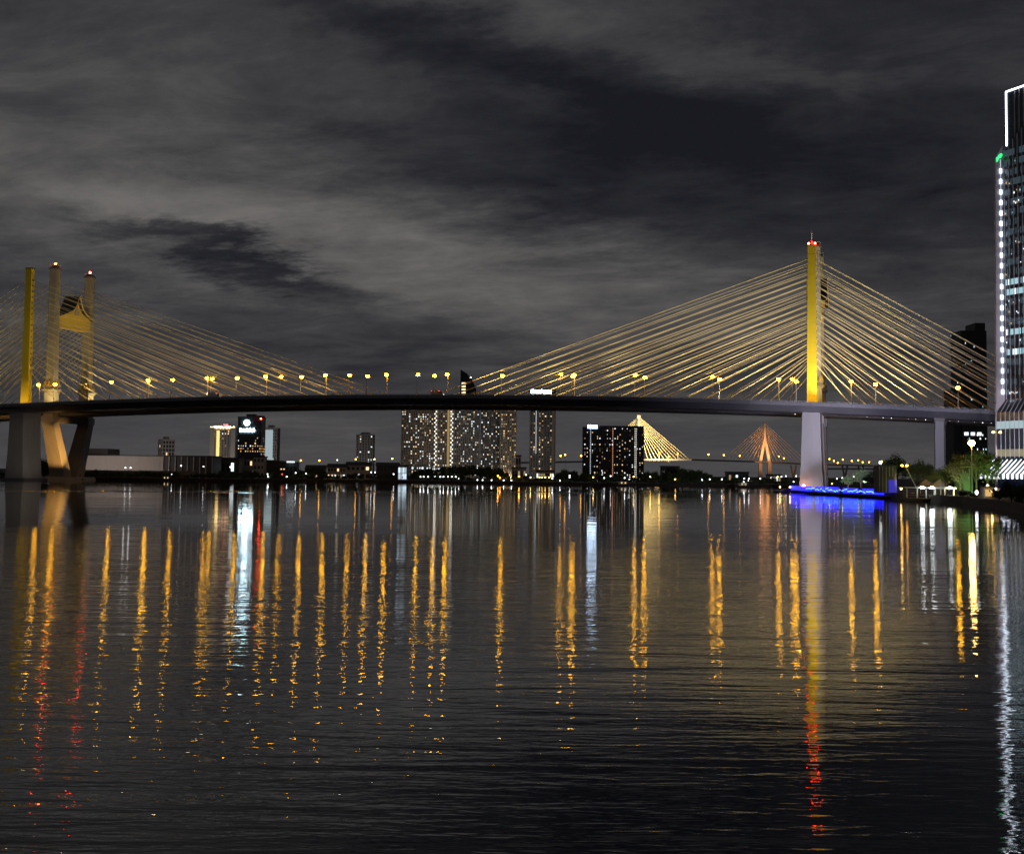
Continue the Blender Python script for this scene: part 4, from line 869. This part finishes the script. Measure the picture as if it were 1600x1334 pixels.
for i in range(26):
    f = .25 + .72 * i / 26; a = edge_pt(f) + Vector((-2.5, 0, U(1.7, 2.5))); b = edge_pt(f + rs.uniform(.012, .03)) + Vector((-2.5, 0, a.z + rs.uniform(-.5, .5)))
    MB().tube(a, Vector((b.x, b.y, b.z)), .16, .16, 5).build('wave_light', 'bluew', pm_, pr0)
for i in range(40):
    p = edge_pt(i / 39.0) + Vector((.8, 0, 1.15)); MB().tube(p, p + Vector((0, 0, 1.1)), .05, .05, 5).build('rail_post', 'steel', pm_, pr0)
Pb = at(1394, 765, 486); bk = empty('blue_lit_kiosk', (Pb.x + 1, 488, 1.8)); tag(bk, 'square dark grey kiosk with a blue glowing corner on the promenade', 'kiosk')
MB().box(-5.0, 1.0, 0, 7, 0, 9.2).build('wall', 'wall_d', bk); MB().box(-5.3, 1.3, -.3, 7.3, 9.2, 9.6).build('roof', 'dark', bk)
MB().box(-1.7, 1.05, -.25, -.02, .1, 4.6).build('blue_corner_panel', emit('blue_panel_glow', (.03, .02, .9), .42), bk)
for i in range(5): MB().box(-4.9 + 1.15 * i, -4.75 + 1.15 * i, -.14, -.01, 5.7 if i > 2 else .2, 9.1).build('mullion', 'steel', bk)
MB().ball((-4.6, -.6, 10.4), .5).build('roof_lamp', W_, bk)
# pavilion on posts
pv = empty('riverside_pavilion', (at(1452, 770, 440).x, 436, 1.9)); pvo = Vector(pv.location); tag(pv, 'open white-framed waterside pavilion with three bright lamps and tan tent roofs', 'pavilion')
def V_(px, py, Yd=436): return at(px, py, Yd)
zt_, zb_ = V_(1452, 763).z, 1.0
for px in (1417, 1433, 1447, 1461, 1476, 1490):
    for Yd in (436, 443): p = V_(px, 763, Yd); MB().box(p.x - .14, p.x + .14, Yd - .14, Yd + .14, zb_, zt_).build('post', 'white', pv, pvo)
xa, xb = V_(1413, 763).x, V_(1494, 763).x
MB().box(xa, xb, 435.5, 436.0, zt_, zt_ + .35).build('front_beam', 'white', pv, pvo); MB().box(xa, xb, 443, 443.5, zt_, zt_ + .35).build('rear_beam', 'white', pv, pvo)
for i in range(10): xx = xa + (xb - xa) * (i + .5) / 10; MB().box(xx - .1, xx + .1, 436.02, 442.98, zt_ + .02, zt_ + .25).build('rafter', 'white', pv, pvo)
MB().box(xa - .5, xb + .5, 434.5, 444.5, .7, 1.05).build('jetty_deck', 'quay', pv, pvo)
MB().box(xa, xb, 434.9, 435.0, 1.75, 1.85).build('handrail', 'white', pv, pvo)
for px in (1440, 1455, 1483): p = V_(px, 762.5); MB().ball((p.x, 435.2, zt_ + .25), .75, .4, .36).build('bright_lamp', emit('pavilion_lamp_glow', (.88, .98, 1), 26) if px == 1440 else bpy.data.materials['pavilion_lamp_glow'], pv, pvo)
def tent(a, b, c, d, apex):
    mb = MB()
    for p, q_ in ((a, b), (b, c), (c, d), (d, a)):
        i = len(mb.v); mb.v += [Vector(p), Vector(q_), Vector(apex)]; mb.f.append((i, i + 1, i + 2))
        i = len(mb.v); mb.v += [Vector(p) - Vector((0, 0, .08)), Vector(apex) - Vector((0, 0, .08)), Vector(q_) - Vector((0, 0, .08))]; mb.f.append((i, i + 1, i + 2))
    return mb.build('tent_roof', 'tent', pv, pvo)
z1 = V_(1450, 760, 446).z
tent(V_(1434, 759, 446), V_(1459, 759, 446), V_(1462, 755, 458), V_(1438, 756, 458), V_(1446, 748.5, 452)); tent(V_(1456, 758, 446), V_(1470, 758, 446), V_(1472, 752, 456), V_(1460, 754, 456), V_(1470, 747.5, 450))
for px, py, Yd in ((1434, 759, 446), (1459, 759, 446), (1470, 758, 446), (1438, 756, 458), (1462, 755, 458)): p = V_(px, py, Yd); MB().tube((p.x, p.y, 1.9), p, .1, .1, 5).build('tent_pole', 'white', pv, pvo)
# leaning mast with twin orange lamps
a, b = at(1433, 764, 447), at(1415, 729, 447); lm = empty('leaning_lamp_mast', (a.x, a.y, 1.8)); lo_ = Vector(lm.location); tag(lm, 'leaning pale mast with two orange lamps left of the tent roofs', 'lamp mast')
MB().tube((a.x, a.y, 1.8), a, .2, .18, 6).build('foot', 'white', lm, lo_); MB().tube(a, b, .18, .12, 6).build('mast', 'white', lm, lo_)
for dx_ in (-1.1, .4): MB().ball(b + Vector((dx_, 0, .35)), .42, .4, .3).build('lens', 'sodium_far', lm, lo_)
MB().tube(b + Vector((-1.2, 0, 0)), b + Vector((.6, 0, .05)), .07, .07, 5).build('cross_arm', 'white', lm, lo_)
# big warm flood lamp above the trees
p = at(1518, 692, 420); bl = empty('tall_lamp', (p.x, p.y, 1.8)); tag(bl, 'tall lamp with one dazzling warm light above the right bank trees', 'lamp')
MB().tube((0, 0, 0), (0, 0, p.z - 2.4), .22, .12, 8).build('post', 'post', bl); MB().ball((0, 0, p.z - 1.9), 0.95, .85, .8, 12, 8).build('lens', emit('big_warm_glow', (1, .62, .16), 150), bl); MB().ball((0, 0, p.z - .95), 1.25, 1.1, .25).build('hood', 'dark', bl)
# pair of small warm lamps at the tower corner
p = at(1557, 676, 560); o = empty('bracket_lamps', (p.x, p.y, 1.8)); tag(o, 'pole with two small warm lamps in front of the glass tower corner', 'lamp')
MB().tube((0, 0, 0), (0, 0, p.z - 1.8), .18, .12, 6).build('post', 'post', o)
for dx_ in (-1.3, 1.4): MB().ball((dx_, -.2, p.z - 1.6), .6, .5, .4).build('lens', 'warmlamp', o)
MB().tube((-1.4, 0, p.z - 1.9), (1.5, 0, p.z - 1.9), .08, .08, 5).build('cross_arm', 'post', o)
# larger trees of the right bank
near = []
for sd, rx, rz, n, lf, cl, li, mm in ((11, 6.5, 5.0, 5200, .34, 40, 7.5, 'leaf'), (12, 5.0, 6.2, 4600, .30, 34, 8.5, 'leaf2'), (13, 3.6, 2.6, 3000, .26, 24, 2.6, 'leaf')):
    c_, t_ = tree_mesh(sd, rx, rz, n, lf, cl, li); near.append((c_.mesh('crown', mm), t_.mesh('trunk', 'bark')))
def ntree(k_, px, ytop, Yd, label, name='broadleaf_tree'):
    P = at(px, ytop, Yd); hh = (13.2, 15.4, 5.6)[k_]; return tree(near[k_], (P.x, Yd, 1.8), max(.3, (P.z - 1.8) / hh), U(0, 6), label, 'trees of the right bank', name)
ntree(0, 1400, 716, 540, 'dark round tree right of the blue kiosk'); ntree(0, 1381, 727, 520, 'dark tree directly behind the blue kiosk')
ntree(0, 1440, 717, 520, 'broad olive tree left of the square side pier'); ntree(1, 1460, 735, 480, 'yellowish small tree below the square side pier')
ntree(1, 1500, 700, 440, 'tall olive tree under the dazzling warm lamp'); ntree(1, 1525, 702, 450, 'tall tree just right of the dazzling warm lamp')
ntree(1, 1543, 703, 455, 'green floodlit tree left of the glass tower'); ntree(0, 1478, 722, 500, 'dark tree left of the dazzling lamp')
ntree(2, 1505, 766, 392, 'black waterside bush left of the small gap in the quay bushes', 'waterside_bush'); ntree(2, 1520, 772, 385, 'small black bush beside a white path lamp', 'waterside_bush')
for i, (px, yt, Yd, lb_) in enumerate(((1562, 760, 330, 'black bush at the left of the dark corner thicket'), (1580, 752, 322, 'tallest black bush of the dark corner thicket'), (1597, 756, 312, 'black bush cut by the right picture edge'), (1592, 778, 296, 'low black bush at the waterline of the corner thicket'))): ntree(2, px, yt, Yd, lb_, 'waterside_bush')
ntree(0, 1345, 734, 640, 'dark tree above the blue promenade middle'); ntree(0, 1325, 744, 640, 'low dark tree above the blue promenade left end'); ntree(0, 1362, 738, 600, 'dark tree above the blue promenade right end')
# green lit fan sculpture and its frame
p = at(1506, 760, 420); gf = empty('fan_sculpture', (p.x, p.y, 1.8)); tag(gf, 'green floodlit fan of slats in a pale upright frame on the right bank', 'sculpture')
for i in range(17):
    an = math.radians(92 + i * 5.8 + U(-1.5, 1.5)); L = (6.9 - .14 * i) * U(.78, 1.05); s_ = MB(); s_.frus((1.8, 0, 1.6), .25, .2, (1.8 + L * math.cos(an) * .95, 0, 1.6 + L * math.sin(an)), U(.25, .5), .16); s_.build('fan_slat', 'tent', gf)
fr = MB(); fr.box(2.4, 2.65, -.1, .15, 0, 8.6); fr.box(-1.0, 2.65, -.1, .15, 8.6, 8.85); fr.build('upright_frame', 'tent', gf)
spot(Vector((p.x - 1, p.y - 9, 2.2)), Vector((p.x, p.y, 6)), 1500, (.30, 1, .30), 80, gf, Vector((p.x, p.y, 1.8)))
q = at(1543, 740, 455); spot(Vector((q.x - 2, 440, 2.2)), Vector((q.x, 455, 10)), 5200, (.40, 1, .24), 75, gf, Vector((p.x, p.y, 1.8)))
for px, py, Yd, m_, rr, lb_ in ((1526, 771, 380, W_, .42, 'white path lamp between the two quay bushes'), (1543, 761, 385, Y_, .35, 'warm lamp on the bank left of the glass tower entrance'), (1556, 765, 370, W_, .26, 'small white lamp at the edge of the corner thicket'), (1550, 768, 380, 'warmlamp', .3, 'low warm lamp beside the lit kiosk by the thicket'), (1408, 764, 470, Y_, .34, 'warm lamp at the right end of the blue promenade')):
    P = at(px, py, Yd); o = empty('path_lamp', (P.x, P.y, 1.8)); tag(o, lb_, 'lamp'); h_ = max(.5, P.z - 1.8); MB().tube((0, 0, 0), (0, 0, h_), .09, .06, 5).build('post', 'dark', o); MB().ball((0, 0, h_ + rr * .7), rr, rr, rr * 1.4).build('lens', m_, o)
p = at(1550, 773, 382); o = empty('lit_kiosk', (p.x, p.y, 1.8)); tag(o, 'tiny amber lit kiosk between the bushes on the right bank', 'kiosk'); MB().box(-2.2, 2.2, 0, 3, 0, 3.0).build('wall', 'wall_b', o); MB().box(-1.8, 1.8, -.1, -.02, .6, 2.4).build('window', emit('kiosk_glow', (1, .62, .22), .7), o); MB().box(-2.5, 2.5, -.3, 3.2, 3.0, 3.3).build('roof', 'dark', o)
spot(at(1425, 757, 478), at(1440, 733, 520), 16000, (1, .74, .36), 80, pv, pvo)
# moored pontoon
p = at(1227, 769, 640); o = empty('moored_pontoon', (p.x, p.y, 0)); tag(o, 'low dark pontoon with two lamps moored left of the right pier', 'boat')
MB().hexa([(-4.2, -1.6, -.4), (4.6, -1.6, -.4), (4.6, 1.6, -.4), (-4.2, 1.6, -.4), (-5.2, -1.8, .7), (5, -1.8, .7), (5, 1.8, .7), (-5.2, 1.8, .7)]).build('hull', 'hull', o); MB().box(-1.2, 3.2, -1.1, 1.1, .7, 1.5).build('deckhouse', 'hull', o)
for dx_ in (-2.4, 2.1):
    MB().tube((dx_, 0, .7), (dx_, 0, 2.2), .06, .06, 5).build('lamp_post', 'dark', o); MB().ball((dx_, 0, 2.4), .34).build('lamp', 'warmlamp', o)

# ------------------------------------------------------------------ traffic on the nearer bridge
def truck(label, px, d, body, hgt, L):
    tt, _z = on_row(px, 612, d); o = empty('truck', A(tt, d, rail_z(tt) - 1.2), math.atan2(-UU.y, -UU.x)); tag(o, label, 'truck', 'traffic on the bridge deck')
    MB().box(-L / 2, L / 2 - 2.2, -1.2, 1.2, .9, hgt).build('cargo_box', body, o)
    cb_ = MB(); cb_.hexa([(L / 2 - 2.0, -1.1, .6), (L / 2, -1.1, .6), (L / 2, 1.1, .6), (L / 2 - 2.0, 1.1, .6), (L / 2 - 2.0, -1.1, 2.7), (L / 2 - .5, -1.1, 2.7), (L / 2 - .5, 1.1, 2.7), (L / 2 - 2.0, 1.1, 2.7)]); cab = cb_.build('cab', 'white', o)
    MB().box(L / 2 - 1.7, L / 2 - .7, -1.13, -1.101, 1.6, 2.4).build('side_window', 'glass', cab)
    for x_ in (-L / 2 + 1.2, -L / 2 + 2.4, L / 2 - 1.2):
        for y_ in (-1.15, .85): MB().tube((x_, y_, .5), (x_, y_ + .3, .5), .5, .5, 10).build('wheel', 'dark', o)
    for y_ in (-.8, .8): MB().ball((L / 2 + .02, y_, .95), .16).build('headlight', 'whitelamp', o); MB().ball((-L / 2 - .02, y_, 1.1), .15).build('tail_light', 'red_dim', o)
    for x_ in (-L / 2 + .3, L / 2 - 2.5): MB().ball((x_, -1.22, hgt - .12), .13).build('marker_light', 'red_dim', o)
truck('white box truck on the nearer bridge between the left pylons and mid span', 335, -11.5, 'white', 3.3, 8)
truck('pale box truck on the nearer bridge at mid span near the sail tower', 684, -11.5, 'wall_w', 3.1, 7)
def boat(label, px, py, Yd, L, m_):
    p = at(px, py, Yd); o = empty('moored_boat', (p.x, Yd, 0), U(-.15, .15)); tag(o, label, 'boat')
    MB().sweep([[(x_ * L, -w_, -.3), (x_ * L, w_, -.3), (x_ * L, w_ * 1.25, z_), (x_ * L, -w_ * 1.25, z_)] for x_, w_, z_ in ((-.5, .7, 1.5), (-.35, 1.4, 1.2), (.2, 1.5, 1.1), (.42, .9, 1.5), (.5, .15, 2.0))]).build('hull', 'hull', o)
    MB().box(-.28 * L, .1 * L, -1.1, 1.1, 1.1, 2.7).build('cabin', m_, o); MB().box(-.31 * L, .14 * L, -1.4, 1.4, 2.7, 2.85).build('cabin_roof', 'white', o)
    for i in range(4): MB().box(-.25 * L + i * .085 * L, -.25 * L + i * .085 * L + .05 * L, -1.13, -1.101, 1.7, 2.4).build('cabin_window', 'w_warm' if i % 2 else 'glass', o)
    MB().tube((.2 * L, 0, 1.1), (.2 * L, 0, 4.2), .05, .04, 5).build('mast', 'white', o); MB().ball((.2 * L, 0, 4.3), .2).build('mast_lamp', 'whitelamp', o)
boat('small pale cabin boat moored below the black apartment slab', 976, 757, 905, 14, 'white')
boat('small cabin boat moored at the far shore under the distant orange pylon', 1163, 759, 905, 13, 'white')
boat('dark cabin boat moored at the far shore below the white warehouse', 262, 751, 890, 12, 'wall_d')

# added spots brightening the trees of the right bank
for px, Yd, ty, c_, p_ in ((1490, 432, 725, (1, .92, .5), 4500), (1524, 424, 722, (.9, 1, .5), 6500), (1548, 430, 728, (.45, 1, .28), 6000), (1462, 462, 742, (1, .9, .35), 5000)):
    q_ = at(px, 772, Yd); spot((q_.x, Yd, 3.0), at(px, ty, Yd + 28), p_, c_, 85, pv, pvo, .8)
